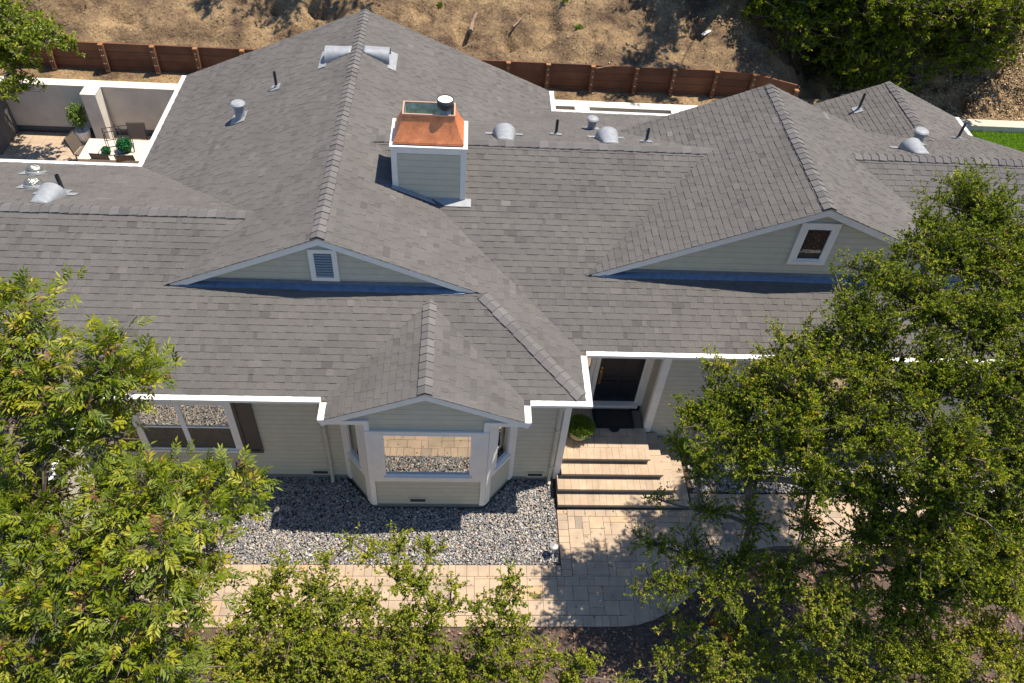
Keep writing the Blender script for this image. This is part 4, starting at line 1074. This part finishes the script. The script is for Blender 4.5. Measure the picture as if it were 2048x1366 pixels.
# ------------------------------------------------------------------ patio behind the house
PZ = 0.45
mb = MB()
paver_field(mb, [(-17, 16.0), (-7.4, 16.0), (-7.4, 22.0), (-17, 22.0)], PZ, cell=0.2, seed=31)
struct(mb.build('patio', M['paver']))
mb = MB(); mb.quad((-17, 16.0, PZ-0.012), (-7.4, 16.0, PZ-0.012), (-7.4, 22.05, PZ-0.012), (-17, 22.05, PZ-0.012)); struct(mb.build('patio_bed', M['joint']))
mb = MB(); mb.quad((-7.4, 20.7, PZ), (14, 20.7, PZ), (14, 22.05, PZ), (-7.4, 22.05, PZ)); struct(mb.build('side_yard_paving', M['concrete']))

pw = thing('patio_wall', 'long white stucco garden wall with buttresses behind the house', 'wall', (0, 22.2, PZ))
def pwb(name, m, *boxes):
    mb = MB()
    for b in boxes: mb.box(*b)
    return shift(mb, (0, 22.2, PZ)).build(name, M[m], pw)
pwb('wall_face', 'stucco', (-17, 12.4, 22.07, 22.34, PZ-0.2, 2.04))
pwb('wall_cap', 'cream', (-17, 12.42, 22.03, 22.38, 2.042, 2.075))
pwb('wall_return', 'cream', (12.42, 12.75, 22.07, 23.5, 0.3, 2.075), (12.75, 13.5, 23.2, 23.5, 0.3, 2.075))
pwb('wall_base', 'base', (-17, 12.4, 22.045, 22.068, PZ-0.1, PZ+0.17))
for x0, x1 in ((-11.22, -10.80), (-6.8, -6.4), (-1.6, -1.2), (3.43, 3.86), (6.45, 6.88), (9.6, 10.0)):
    b_ = pwb('buttress', 'stucco', (x0, x1, 21.55, 22.029, PZ-0.1, 2.075))
    mb = MB(); mb.box(x0-0.012, x1+0.012, 21.535, 22.028, 2.077, 2.092); shift(mb, (0, 22.2, PZ)).build('buttress_cap', M['cream'], b_)
sw = thing('side_wall', 'dark grey plaster wall closing the left side of the patio', 'wall', (-13.9, 21, PZ))
mb = MB(); mb.box(-14.5, -13.72, 20.7, 22.03, PZ-0.1, 2.15); shift(mb, (-13.9, 21, PZ)).build('wall_face', M['greystucco'], sw)
mb = MB(); mb.box(-14.52, -13.70, 20.68, 22.02, 2.152, 2.18); shift(mb, (-13.9, 21, PZ)).build('wall_cap', M['greystucco'], sw)
wc = thing('storage_box', 'brown wooden storage box at the left edge of the patio', 'box', (-12.95, 17.9, PZ))
mb = MB(); mb.box(-0.55, 0.30, -0.6, 0.75, 0.02, 0.62); mb.build('body', M['plywood'], wc)
mb = MB(); mb.box(-0.58, 0.33, -0.63, 0.78, 0.622, 0.67); mb.build('lid', M['plywood'], wc)

# dining table and chairs
tb = thing('patio_table', 'long pale stone patio table under the wire terrarium', 'table', (-9.7, 20.1, PZ))
mb = MB(); mb.box(-1.23, 1.0, -0.52, 0.52, 0.67, 0.755); mb.build('tabletop', M['table'], tb)
for sx_, sy_ in ((-1.08, -0.4), (-1.08, 0.4), (0.86, -0.4), (0.86, 0.4)):
    mb = MB(); mb.box(sx_-0.05, sx_+0.05, sy_-0.05, sy_+0.05, 0, 0.669); mb.build('leg', M['wicker'], tb)
mb = MB(); mb.box(-1.02, 0.80, -0.42, -0.37, 0.58, 0.668); mb.box(-1.02, 0.80, 0.37, 0.42, 0.58, 0.668); mb.build('apron', M['wicker'], tb)
def chair(label, x, y, rz):
    c = thing('patio_chair', label, 'chair', (x, y, PZ), rz, 'brown chairs around the patio table')
    mb = MB(); mb.box(-0.24, 0.24, -0.24, 0.24, 0.41, 0.455); mb.build('seat', M['wicker'], c)
    mb = MB(); n = 9
    for i in range(n):
        x0 = -0.235+i*0.47/n; mb.obox((x0+0.024, 0.245, 0.48), (x0+0.024, 0.36, 0.93), 0.047, 0.018, up=(0, 1, 0))
    mb.build('backrest', M['wicker'], c)
    mb = MB(); mb.tube([(-0.25, 0.24, 0.44), (-0.25, 0.37, 0.95), (0.25, 0.37, 0.95), (0.25, 0.24, 0.44)], 0.017, 8); mb.build('back_frame', M['iron'], c)
    for sx_, sy_ in ((-0.22, -0.22), (0.22, -0.22), (-0.22, 0.22), (0.22, 0.22)):
        mb = MB(); mb.tube([(sx_, sy_, 0.41), (sx_*1.12, sy_*1.15, 0.0)], 0.018, 8); mb.build('leg', M['iron'], c)
    return c
chair('brown slatted patio chair at the left end of the table', -11.05, 20.42, math.radians(80))
chair('brown patio chair backing onto the gutter, nearer the table end', -10.27, 19.93, math.radians(176))
chair('brown patio chair backing onto the gutter, farther from the table end', -9.62, 19.90, math.radians(185))
chair('brown patio chair between the table and the white wall', -9.72, 20.85, math.radians(4))
# wire house terrarium with two topiary balls
tr = thing('wire_terrarium', 'black wire house-shaped terrarium on the patio table', 'terrarium', (-9.85, 20.1, PZ+0.756), 0.35)
mb = MB(); a_, b_, h_, rf_ = 0.33, 0.22, 0.50, 0.76
co = [(-a_, -b_), (a_, -b_), (a_, b_), (-a_, b_)]
for z in (0.012, h_):
    for i in range(4): mb.tube([(*co[i], z), (*co[(i+1) % 4], z)], 0.012, 6)
for p in co: mb.tube([(*p, 0), (*p, h_)], 0.012, 6)
for s_ in (-1, 1):
    for t_ in (-1, 1): mb.tube([(s_*a_, t_*b_, h_), (s_*a_, 0, rf_)], 0.012, 6)
mb.tube([(-a_, 0, rf_), (a_, 0, rf_)], 0.012, 6)
for q in (-0.1, 0.1):
    for t_ in (-1, 1): mb.tube([(q, t_*b_, 0.012), (q, t_*b_, h_), (q, 0, rf_)], 0.009, 6)
mb.build('wire_cage', M['iron'], tr)
mb = MB(); mb.tube([(0, 0, rf_), (0.0, 0, rf_+0.05), (0.05, 0, rf_+0.08)], 0.012, 6); mb.build('hook', M['iron'], tr)
def ball(name, label, cat, c, r, n, mt, lf=0.035):
    root = thing(name, label, cat, tuple(c))
    d = rnd_dir(n); p = d*r*rng.uniform(0.82, 1.0, (n, 1)); p[:, 2] += r*0.98
    leaf_mesh('foliage', p, d+rnd_dir(n)*0.7, d+rnd_dir(n)*0.3, np.full(n, lf), np.full(n, lf*0.6), M[mt], rng.random(n), root)
    mb = MB(); mb.lathe([(r*0.3, 0.03), (r*0.7, r*0.45), (r*0.82, r), (r*0.6, r*1.55), (r*0.1, r*1.8)], (0, 0, 0), 14); mb.build('core', M[mt], root)
    return root
ball('topiary_ball', 'large bright green topiary ball on the patio table', 'topiary', (-9.72, 20.06, PZ+0.77), 0.20, 2600, 'artificial')
ball('topiary_ball', 'small dark green topiary ball on the patio table', 'topiary', (-10.20, 19.88, PZ+0.757), 0.11, 900, 'artificial')

# potted tree by the buttress
pt = thing('potted_tree', 'leafy potted shrub in a white pot beside the white buttress', 'potted plant', (-11.58, 21.62, PZ))
mb = MB(); mb.lathe([(0.13, 0), (0.18, 0.12), (0.215, 0.38), (0.215, 0.40), (0.19, 0.40), (0.185, 0.36)], (0, 0, 0), 24, True, True); mb.build('pot', M['pot'], pt, True)
mb = MB()
for a in range(5): mb.tube([(0, 0, 0.35), (0.06*math.cos(a*1.3), 0.06*math.sin(a*1.3), 0.7), (0.16*math.cos(a*1.3), 0.16*math.sin(a*1.3), 1.0)], [0.012, 0.009, 0.005], 6)
mb.build('stems', M['bark'], pt)
n = 900; d = rnd_dir(n); p = d*np.array([0.24, 0.24, 0.36])*rng.uniform(0.3, 1.05, (n, 1))+np.array([0, 0, 0.88])
leaf_mesh('foliage', p, d+rnd_dir(n)*0.7, np.array([[0, 0, 1.0]])+rnd_dir(n)*0.6, rng.uniform(0.06, 0.11, n), rng.uniform(0.03, 0.05, n), M['fern'], rng.random(n), pt)

# ------------------------------------------------------------------ lawn and kerb on the right
mb = MB(); mb.box(14.0, 30, 24.18, 24.62, 0.35, 0.70)
tag(mb.build('concrete_kerb', M['concrete']), 'pale concrete kerb between the lawn and the leafy slope', 'kerb')
mb = MB(); mb.quad((14.6, 18, 0.46), (32, 18, 0.46), (32, 24.2, 0.46), (14.6, 24.2, 0.46)); struct(mb.build('lawn', M['lawnsoil']))
n = 95000
Pp = np.stack([rng.uniform(14.9, 23, n), rng.uniform(18.1, 24.17, n), np.full(n, 0.46)], 1)
d = np.stack([rng.normal(0, 0.5, n), rng.normal(0, 0.5, n), np.ones(n)], 1)
tag(leaf_mesh('grass', Pp, d, rnd_dir(n), rng.uniform(0.05, 0.11, n), rng.uniform(0.012, 0.022, n), M['grass'], rng.random(n), None), kind='stuff')

# ------------------------------------------------------------------ small things at the front
pl_ = thing('potted_shrub', 'bright green fine-leaved shrub in a pale pot on the porch', 'potted plant', (2.70, 10.50, 0.66))
mb = MB(); mb.lathe([(0.13, 0), (0.20, 0.10), (0.245, 0.24), (0.255, 0.30), (0.235, 0.30), (0.22, 0.25)], (0, 0, 0), 24); mb.build('pot', M['clay'], pl_, True)
n = 5200; d = rnd_dir(n); d[:, 2] = np.abs(d[:, 2]); p = d*np.array([0.29, 0.26, 0.29])*rng.uniform(0.35, 1.05, (n, 1))+np.array([0.02, 0.02, 0.26])
leaf_mesh('foliage', p, d+rnd_dir(n)*0.5+np.array([0, 0, 0.3]), rnd_dir(n), rng.uniform(0.04, 0.085, n), rng.uniform(0.010, 0.02, n), M['fern'], rng.random(n), pl_)
dm = thing('doormat', 'black rubber doormat on the porch before the front door', 'doormat', (3.55, 11.0, 0.668))
mb = MB(); mb.box(-0.46, 0.46, -0.27, 0.27, -0.004, 0.014)
mb.lathe([(0.13, -0.003), (0.13, 0.0138)], (0.0, -0.25, 0), 20); mb.build('rubber_edge', M['mat'], dm)
mb = MB(); mb.box(-0.37, 0.37, -0.19, 0.19, 0.0145, 0.021); mb.build('pile', M['matpile'], dm)
lp = thing('path_light', 'small pale mushroom path light standing in the gravel', 'path light', (2.03, 7.98, 0))
mb = MB(); mb.tube([(0, 0, -0.05), (0, 0, 0.33)], 0.012, 8); mb.build('stem', M['lampgrey'], lp)
mb = MB(); mb.lathe([(0.035, 0.27), (0.035, 0.325), (0.098, 0.33), (0.085, 0.352), (0.03, 0.375), (0.008, 0.392)], (0, 0, 0), 20); mb.build('lamp_hat', M['lampgrey'], lp, False)
bf = thing('backflow_valve', 'beige pipe valve with two small boxes against the right wall', 'valve', (5.36, 10.62, 0))
mb = MB(); mb.tube([(-0.13, 0.05, -0.05), (-0.13, 0.05, 0.62), (0.13, 0.05, 0.62), (0.13, 0.05, -0.05)], 0.022, 8); mb.build('pipe', M['deadwood'], bf)
for x in (-0.10, 0.13):
    mb = MB(); mb.box(x-0.075, x+0.075, 0.0, 0.10, 0.66, 0.80); mb.build('box', M['deadwood'], bf)
mb = MB(); mb.tube([(-0.13, 0.0, 0.30), (0.13, -0.05, 0.30), (0.30, -0.12, 0.12)], 0.018, 8); mb.build('hose_bib', M['deadwood'], bf)
# ornaments half hidden under the oak
def gnome(name, label, x, y, cols, rz=0.0, s=1.0):
    g_ = thing(name, label, 'ornament', (x, y, 0), rz)
    mb = MB(); mb.lathe([(0.13*s, 0), (0.15*s, 0.10*s), (0.10*s, 0.24*s), (0.07*s, 0.28*s)], (0, 0, 0), 16); mb.build('body', M[cols[0]], g_, True)
    mb = MB(); mb.lathe([(0.05*s, 0.27*s), (0.085*s, 0.33*s), (0.07*s, 0.40*s), (0.02*s, 0.43*s)], (0, 0, 0), 14); mb.build('head', M[cols[1]], g_, True)
    mb = MB(); mb.lathe([(0.12*s, 0.395*s), (0.125*s, 0.42*s), (0.07*s, 0.50*s), (0.01*s, 0.60*s)], (0, 0, 0), 14); mb.build('hat', M[cols[2]], g_, True)
    mb = MB(); mb.lathe([(0.123*s, 0.385*s), (0.132*s, 0.40*s), (0.123*s, 0.415*s)], (0, 0, 0), 14); mb.build('hat_band', M[cols[3]], g_, True)
    return g_
p = P(1436, 1232, 0.3); gnome('garden_ornament', 'red and white ornament in the mulch next to a yellow hose', p[0], p[1], ('red', 'whitep', 'red', 'whitep'), 0.3, 0.72)
p = P(1462, 1262, 0.3); gnome('garden_ornament', 'dark red ornament with a white middle, nearest the big oak shrub', p[0], p[1], ('red', 'whitep', 'red', 'red'), 0.3, 0.66)
p = P(1412, 1268, 0.2); gnome('garden_ornament', 'navy ornament with a pink top under the oak', p[0], p[1], ('bluecloth', 'pinkcloth', 'bluecloth', 'bluecloth'), 0.3, 0.85)
hs = MB(); q = [P(1452+i*4.5, 1222+i*6, 0.05+0.05*math.sin(i)) for i in range(6)]; hs.tube(q, 0.022, 8)
tag(hs.build('garden_hose', M['yellow']), 'short dull yellow hose lying in the mulch', 'hose')
mb = MB(); p = P(1610, 1288, 0.1); mb.box(p[0]-0.12, p[0]+0.12, p[1]-0.08, p[1]+0.08, -0.03, 0.10)
tag(mb.build('stone_block', M['concrete']), 'pale stone block in the mulch at the lower right', 'stone')

# things on the hillside
def hp(x, y):
    d = RC.T @ np.array([(x-1024)/F, (y-683)/F, 1.0]); o = np.array([0, 0, CAM_H]); t = 25.0
    for _ in range(40):
        q = o+d*t; t += (q[2]-float(hill_z(np.array(q[0]), np.array(q[1]))))/(-d[2]+0.47*d[1])*0.9
    return o+d*t
def stick(px, py, pts_, label, r=0.05):
    p = hp(px, py); s = thing('dead_branch', label, 'branch', tuple(p), 0, 'dead branches on the dry slope')
    mb = MB(); mb.tube(pts_, [r*(1-0.6*i/(len(pts_)-1)) for i in range(len(pts_))], 7); mb.build('wood', M['driftwood'], s)
stick(945, 55, [(-0.06, -0.35, 0.05), (-0.02, 0, 0.10), (0.06, 0.25, 0.22), (0.13, 0.45, 0.27)], 'bleached stump of wood leaning on the dry slope', 0.075)
stick(1035, 50, [(-0.15, -0.2, 0.03), (0.0, 0.0, 0.08), (0.2, 0.3, 0.20)], 'thin forked dead branch right of the bleached stump', 0.035)
stick(1205, 138, [(-0.2, -0.05, 0.04), (0.1, 0.05, 0.06), (0.3, 0.1, 0.05)], 'short dead twig just above the timber retaining wall', 0.02)
p = hp(1412, 70); mb = MB(); mb.obox((p[0]-0.14, p[1]-0.10, p[2]+0.05), (p[0]+0.14, p[1]+0.12, p[2]+0.10), 0.10, 0.03)
tag(mb.build('debris_plank', M['whitep']), 'small white scrap of board on the shaded slope', 'debris')
for px, py, r in ((1158, 58, 0.13), (880, 12, 0.08), (1130, 3, 0.10)):
    p = hp(px, py); wd_ = thing('weed', {1158: 'small green weed in the middle of the dry slope', 880: 'small weed near the top of the slope above the gable', 1130: 'small weed at the upper edge of the dry slope'}[px], 'weed', tuple(p), 0, 'weeds on the dry slope')
    n = 120; d = rnd_dir(n); d[:, 2] = np.abs(d[:, 2])+0.2
    leaf_mesh('foliage', d*r*rng.uniform(0.1, 0.9, (n, 1)), d, rnd_dir(n), np.full(n, 0.07), np.full(n, 0.03), M['fern'], rng.random(n), wd_)

# ------------------------------------------------------------------ trees and shrubs
B = lambda *l: [(P(x, y, z), r, (d[0] if d else 1.0)) for x, y, z, r, *d in l]
OAK = (0.047, 0.029); ASH = (0.108, 0.034)
ash_b = P(300, 1285, 0)
make_tree('ash_tree', 'tall leafy tree with long narrow leaflets in front of the left window', 'tree', ash_b, (ash_b[0]-0.5, ash_b[1]+0.5, 5.6), 0.13,
    B((55, 640, 6.2, .62, .9), (20, 700, 6.0, .6, .7), (95, 745, 5.9, .55, .6), (40, 810, 5.6, .7, .8), (205, 735, 6.3, .52), (165, 800, 5.8, .6, .9), (250, 780, 5.9, .42, .8), (305, 750, 5.9, .25, .7),
      (130, 870, 5.4, .75, .9), (30, 915, 5.2, .8, .9), (225, 880, 5.4, .45, .8), (285, 955, 5.0, .32, .8), (415, 975, 4.8, .27, .8), (450, 985, 4.7, .25, .8),
      (90, 1000, 4.9, .8), (245, 1005, 5.0, .6, .5), (310, 990, 5.3, .45), (385, 1035, 5.0, .4), (490, 990, 4.6, .22, .9), (465, 1045, 4.5, .2, .8),
      (20, 1085, 4.6, .75), (180, 1100, 4.8, .8), (320, 1100, 5.3, .55), (420, 1115, 4.5, .3, .7), (110, 1190, 4.4, .85), (270, 1200, 4.8, .8), (385, 1200, 4.4, .48, .9), (20, 1270, 4.0, .7, .9),
      (150, 1290, 4.0, .8), (300, 1300, 4.2, .75, .9), (60, 1365, 3.6, .8), (220, 1375, 3.6, .8), (370, 1350, 3.6, .6, .8)), 'ash', lai=1.65, leaf=ASH, twig_len=0.30)
s1 = P(600, 1330, 0)
make_tree('oak_shrub', 'light green young oak in the mulch at the bottom centre', 'shrub', s1, (s1[0], s1[1]+0.1, 1.8), 0.05,
    B((480, 1365, 1.6, .5), (560, 1370, 1.5, .5), (690, 1370, 1.4, .5), (790, 1360, 1.4, .45), (610, 1300, 2.2, .5), (720, 1300, 2.0, .5), (690, 1215, 2.4, .4), (455, 1300, 2.2, .55), (520, 1210, 2.5, .5), (560, 1150, 2.7, .32), (585, 1250, 2.3, .55), (640, 1185, 2.5, .4), (655, 1130, 2.7, .22, .8), (665, 1270, 2.1, .5), (520, 1330, 1.8, .6), (630, 1345, 1.7, .6), (735, 1335, 1.7, .5),
      (705, 1085, 2.8, .13, .9), (745, 1115, 2.7, .25, .8), (740, 1210, 2.3, .33, .8), (790, 1280, 1.9, .4, .7)), 'young', lai=2.5, leaf=(0.046, 0.030), twig_len=0.2)
s2 = P(860, 1340, 0)
make_tree('oak_shrub', 'slender oak sapling rising over the paver walk, centre', 'shrub', s2, (s2[0], s2[1]+0.1, 1.8), 0.035,
    B((860, 1360, 1.3, .45), (790, 1160, 2.6, .3), (830, 1270, 2.0, .42), (800, 1100, 2.8, .27), (860, 1110, 2.8, .22), (835, 1165, 2.6, .32), (905, 1170, 2.5, .17), (800, 1230, 2.3, .33), (865, 1225, 2.3, .3), (900, 1220, 2.2, .2), (850, 1300, 1.8, .42), (900, 1345, 1.5, .4, .8)), 'young', lai=2.5, leaf=(0.046, 0.030), twig_len=0.18)
s3 = P(985, 1360, 0)
make_tree('oak_shrub', 'oak sapling with a forked pale stem right of centre', 'shrub', s3, (s3[0], s3[1]+0.15, 1.7), 0.035,
    B((920, 1365, 1.2, .4), (1000, 1365, 1.2, .4), (960, 1290, 1.9, .35), (1015, 1155, 2.7, .18), (1030, 1185, 2.6, .2), (960, 1215, 2.4, .22), (1005, 1225, 2.4, .32), (985, 1275, 2.1, .35), (1045, 1265, 2.0, .25), (1035, 1310, 1.7, .3), (960, 1340, 1.4, .35, .7)), 'young', lai=2.5, leaf=(0.046, 0.030), twig_len=0.17)
s4 = P(1140, 1390, 0)
make_tree('oak_shrub', 'low light green oak shrub at the bottom edge of the frame', 'shrub', s4, (s4[0], s4[1], 1.0), 0.03,
    B((1090, 1330, 1.4, .3, .8), (1150, 1345, 1.3, .33), (1185, 1320, 1.4, .2, .8), (1060, 1365, 1.1, .3), (1120, 1375, 1.0, .3), (1260, 1368, .9, .25, .6)), 'young', lai=2.8, leaf=(0.046, 0.030), twig_len=0.15)
ob = P(1785, 1118, 0)
make_tree('live_oak', 'big spreading dark green oak covering the right wing of the house', 'tree', ob, (ob[0]+0.15, ob[1]+0.3, 4.2), 0.14,
    B((1945, 425, 6.9, 0.80, 1.00), (1935, 370, 7.1, 0.22, 1.00), (2035, 490, 6.7, 0.85, 1.00), (1875, 505, 6.7, 0.85, 1.00), (1845, 455, 6.9, 0.25, 1.00), (1960, 530, 6.6, 0.95, 1.00), (1770, 570, 6.3, 0.48, 1.00), (1700, 535, 6.4, 0.16, 0.90), (1730, 640, 6.1, 0.80, 1.00), (1850, 620, 6.3, 1.00, 1.00), (1980, 650, 6.4, 0.80, 1.00), (2050, 600, 6.4, 0.90, 1.00),
      (1570, 680, 5.7, 0.22, 0.80), (1640, 700, 5.6, 0.42, 0.90), (1710, 740, 5.7, 0.90, 1.00), (1830, 760, 5.9, 0.80, 1.00), (1960, 790, 6.0, 0.85, 1.00), (2040, 760, 6.0, 0.95, 1.00),
      (1440, 730, 5.2, 0.22, 0.95), (1545, 720, 5.4, 0.26, 0.80), (1430, 790, 4.9, 0.36, 0.80), (1400, 840, 4.6, 0.36, 1.00), (1365, 830, 4.5, 0.20, 0.80), (1520, 800, 5.0, 0.52, 1.00), (1480, 870, 4.7, 0.90, 1.00), (1610, 810, 5.3, 0.90, 1.00), (1600, 890, 4.9, 0.95, 1.00), (1740, 870, 5.4, 0.80, 1.00), (1880, 890, 5.6, 0.85, 1.00), (2010, 900, 5.4, 0.85, 1.00),
      (1345, 890, 3.6, 0.20, 0.95), (1365, 905, 3.5, 0.18, 0.95), (1400, 940, 3.4, 0.36, 0.65), (1500, 960, 3.3, 0.52, 0.48), (1620, 970, 4.0, 0.57, 0.48), (1740, 980, 4.4, 0.70, 1.00), (1880, 1000, 4.8, 0.80, 1.00), (2010, 1020, 4.6, 0.80, 1.00),
      (1320, 1000, 2.5, 0.23, 0.41), (1400, 1020, 2.6, 0.40, 0.44), (1500, 1050, 2.8, 0.47, 0.37), (1610, 1060, 3.5, 0.52, 0.34), (1720, 1080, 3.7, 0.60, 0.60), (1850, 1090, 4.2, 0.70, 0.80), (1980, 1100, 4.2, 0.70, 0.95),
      (1275, 1075, 2.2, 0.13, 0.54), (1310, 1090, 2.3, 0.28, 0.68), (1385, 1110, 2.4, 0.47, 0.54), (1475, 1130, 2.4, 0.47, 0.65), (1275, 1190, 2.1, 0.16, 0.54), (1300, 1160, 2.2, 0.23, 0.65), (1350, 1185, 2.2, 0.40, 0.54), (1440, 1190, 2.6, 0.47, 0.65), (1900, 1150, 2.8, 0.60, 1.00), (2010, 1130, 3.0, 0.65, 1.00), (1830, 1150, 2.7, 0.50, 0.90), (1760, 1050, 3.9, 0.50, 0.90), (1900, 1060, 4.2, 0.50, 0.90), (1620, 1120, 2.6, 0.43, 0.48), (1960, 1060, 4.2, 0.50, 0.80), (1700, 1140, 2.6, 0.40, 0.60), (1560, 1150, 2.8, 0.47, 0.54)), 'oak', lai=3.3, leaf=OAK, twig_len=0.24)
s5 = P(1700, 1420, 0)
make_tree('oak_shrub', 'leafy lower oak beneath the big oak at the lower right', 'shrub', s5, (s5[0], s5[1]+0.3, 1.8), 0.06,
    B((1560, 1180, 2.4, .45, .9), (1860, 1200, 2.8, .5), (1960, 1170, 3.0, .55, .9), (2040, 1200, 3.0, .6), (1780, 1180, 2.7, .4), (1640, 1200, 2.9, .4, .9), (1700, 1215, 3.0, .42), (1620, 1260, 2.4, .5, .9), (1720, 1290, 2.3, .5), (1790, 1250, 2.4, .45), (1800, 1320, 2.1, .55), (1700, 1350, 1.8, .55), (1880, 1300, 2.2, .6, .9), (1900, 1365, 1.8, .6), (1980, 1280, 2.4, .6), (2040, 1350, 2.0, .6), (1600, 1345, 1.6, .5, .8)), 'young', lai=3.6, leaf=(0.048, 0.031), twig_len=0.2)
s6 = P(1440, 1400, 0)
make_tree('oak_shrub', 'sparse shaded shrub in the mulch under the big oak', 'shrub', s6, (s6[0], s6[1]+0.2, 1.0), 0.035,
    B((1432, 1240, 1.3, .3, .55), (1475, 1255, 1.2, .3, .6), (1400, 1290, 1.4, .45, .7), (1480, 1320, 1.3, .45, .8), (1330, 1330, 1.2, .35, .6), (1420, 1355, 1.0, .5, .8), (1520, 1270, 1.5, .45, .7), (1545, 1350, 1.1, .4, .8), (1330, 1250, 1.3, .25, .5)), 'young', lai=2.8, leaf=(0.046, 0.030), twig_len=0.2)

# oak on the hill at the upper right
def dome_oak(label, C0, rad, n, lai, group='oaks on the dry slope', back=3.5):
    z0 = float(hill_z(np.array(C0[0]), np.array(C0[1]))); bs = []
    for k in range(n):
        d = rnd_dir(1)[0]; q = C0+d*np.array(rad)*rng.uniform(0.55, 1.0)
        q[2] = max(q[2], float(hill_z(np.array(q[0]), np.array(q[1])))+0.6)
        bs.append((q, rng.uniform(0.75, 1.2)*rad[0]/5.0, 1.0))
    return make_tree('hill_oak', label, 'tree', (C0[0]+0.6, C0[1]+back, float(hill_z(np.array(C0[0]+0.6), np.array(C0[1]+back)))), (C0[0]-0.2, C0[1]-0.2, max(z0+1.2, C0[2])), 0.24, bs, 'oak', lai=lai, leaf=(0.105, 0.07), group=group, twig_len=0.35)
dome_oak('large dark rounded oak on the slope at the upper right', P(1735, -72, 4.6), (6.7, 4.6, 3.6), 145, 2.3, back=0.5)
def shade_oak(label, px, py, h, rad, n):
    T = hp(px, py); dome_oak(label, T+np.array(SUN)*(h/SUN.z), rad, n, 2.4)
shade_oak('oak higher up the slope, seen mainly by its shadow left of the rounded oak', 1400, 60, 6.5, (2.9, 2.6, 2.0), 32)
shade_oak('oak higher up the slope shading the ground behind the right gable', 1660, 130, 8.5, (4.6, 3.0, 2.4), 40)
shade_oak('small oak higher up the slope shading the ground by the big gable peak', 640, -15, 6.0, (1.7, 1.4, 1.2), 12)
shade_oak('small oak higher up the slope dappling the ground above the timber wall', 430, -20, 6.0, (1.3, 0.9, 1.0), 7)
# broad-leaved tree over the patio's far corner
tz = 2.0; tbp = np.array([-13.6, 22.65, tz])
bs = [(np.array(q, float), r, 1.0) for q, r in ((P(30, 140, 3.2), .6), (P(45, 180, 3.0), .4), (P(15, 90, 3.6), .7), (P(110, 85, 3.8), .5), (P(140, 100, 3.8), .3), (P(5, 185, 3.0), .4), (np.array([-12.1, 21.3, 4.1]), .75), ((-12.9, 22.0, 4.1), .75), ((-10.9, 20.4, 4.3), .35), ((-12.6, 21.7, 4.0), .7), ((-11.6, 20.9, 4.1), .62), ((-11.1, 20.6, 4.1), .42), ((-12.5, 20.6, 4.2), .6), ((-11.8, 20.4, 3.9), .5), ((-13.2, 21.6, 4.6), .7), ((-12.4, 20.9, 4.9), .55), ((-13.4, 22.5, 4.0), .6), ((-12.9, 20.2, 3.9), .55), ((-13.6, 20.8, 4.3), .7))]
make_tree('broadleaf_tree', 'yellow-green tree leaning over the patio wall at the upper left', 'tree', tuple(tbp), (-13.0, 21.9, 3.6), 0.12, bs, 'holly', lai=2.6, leaf=(0.12, 0.06), twig_len=0.25)
print('objects', len(bpy.data.objects))
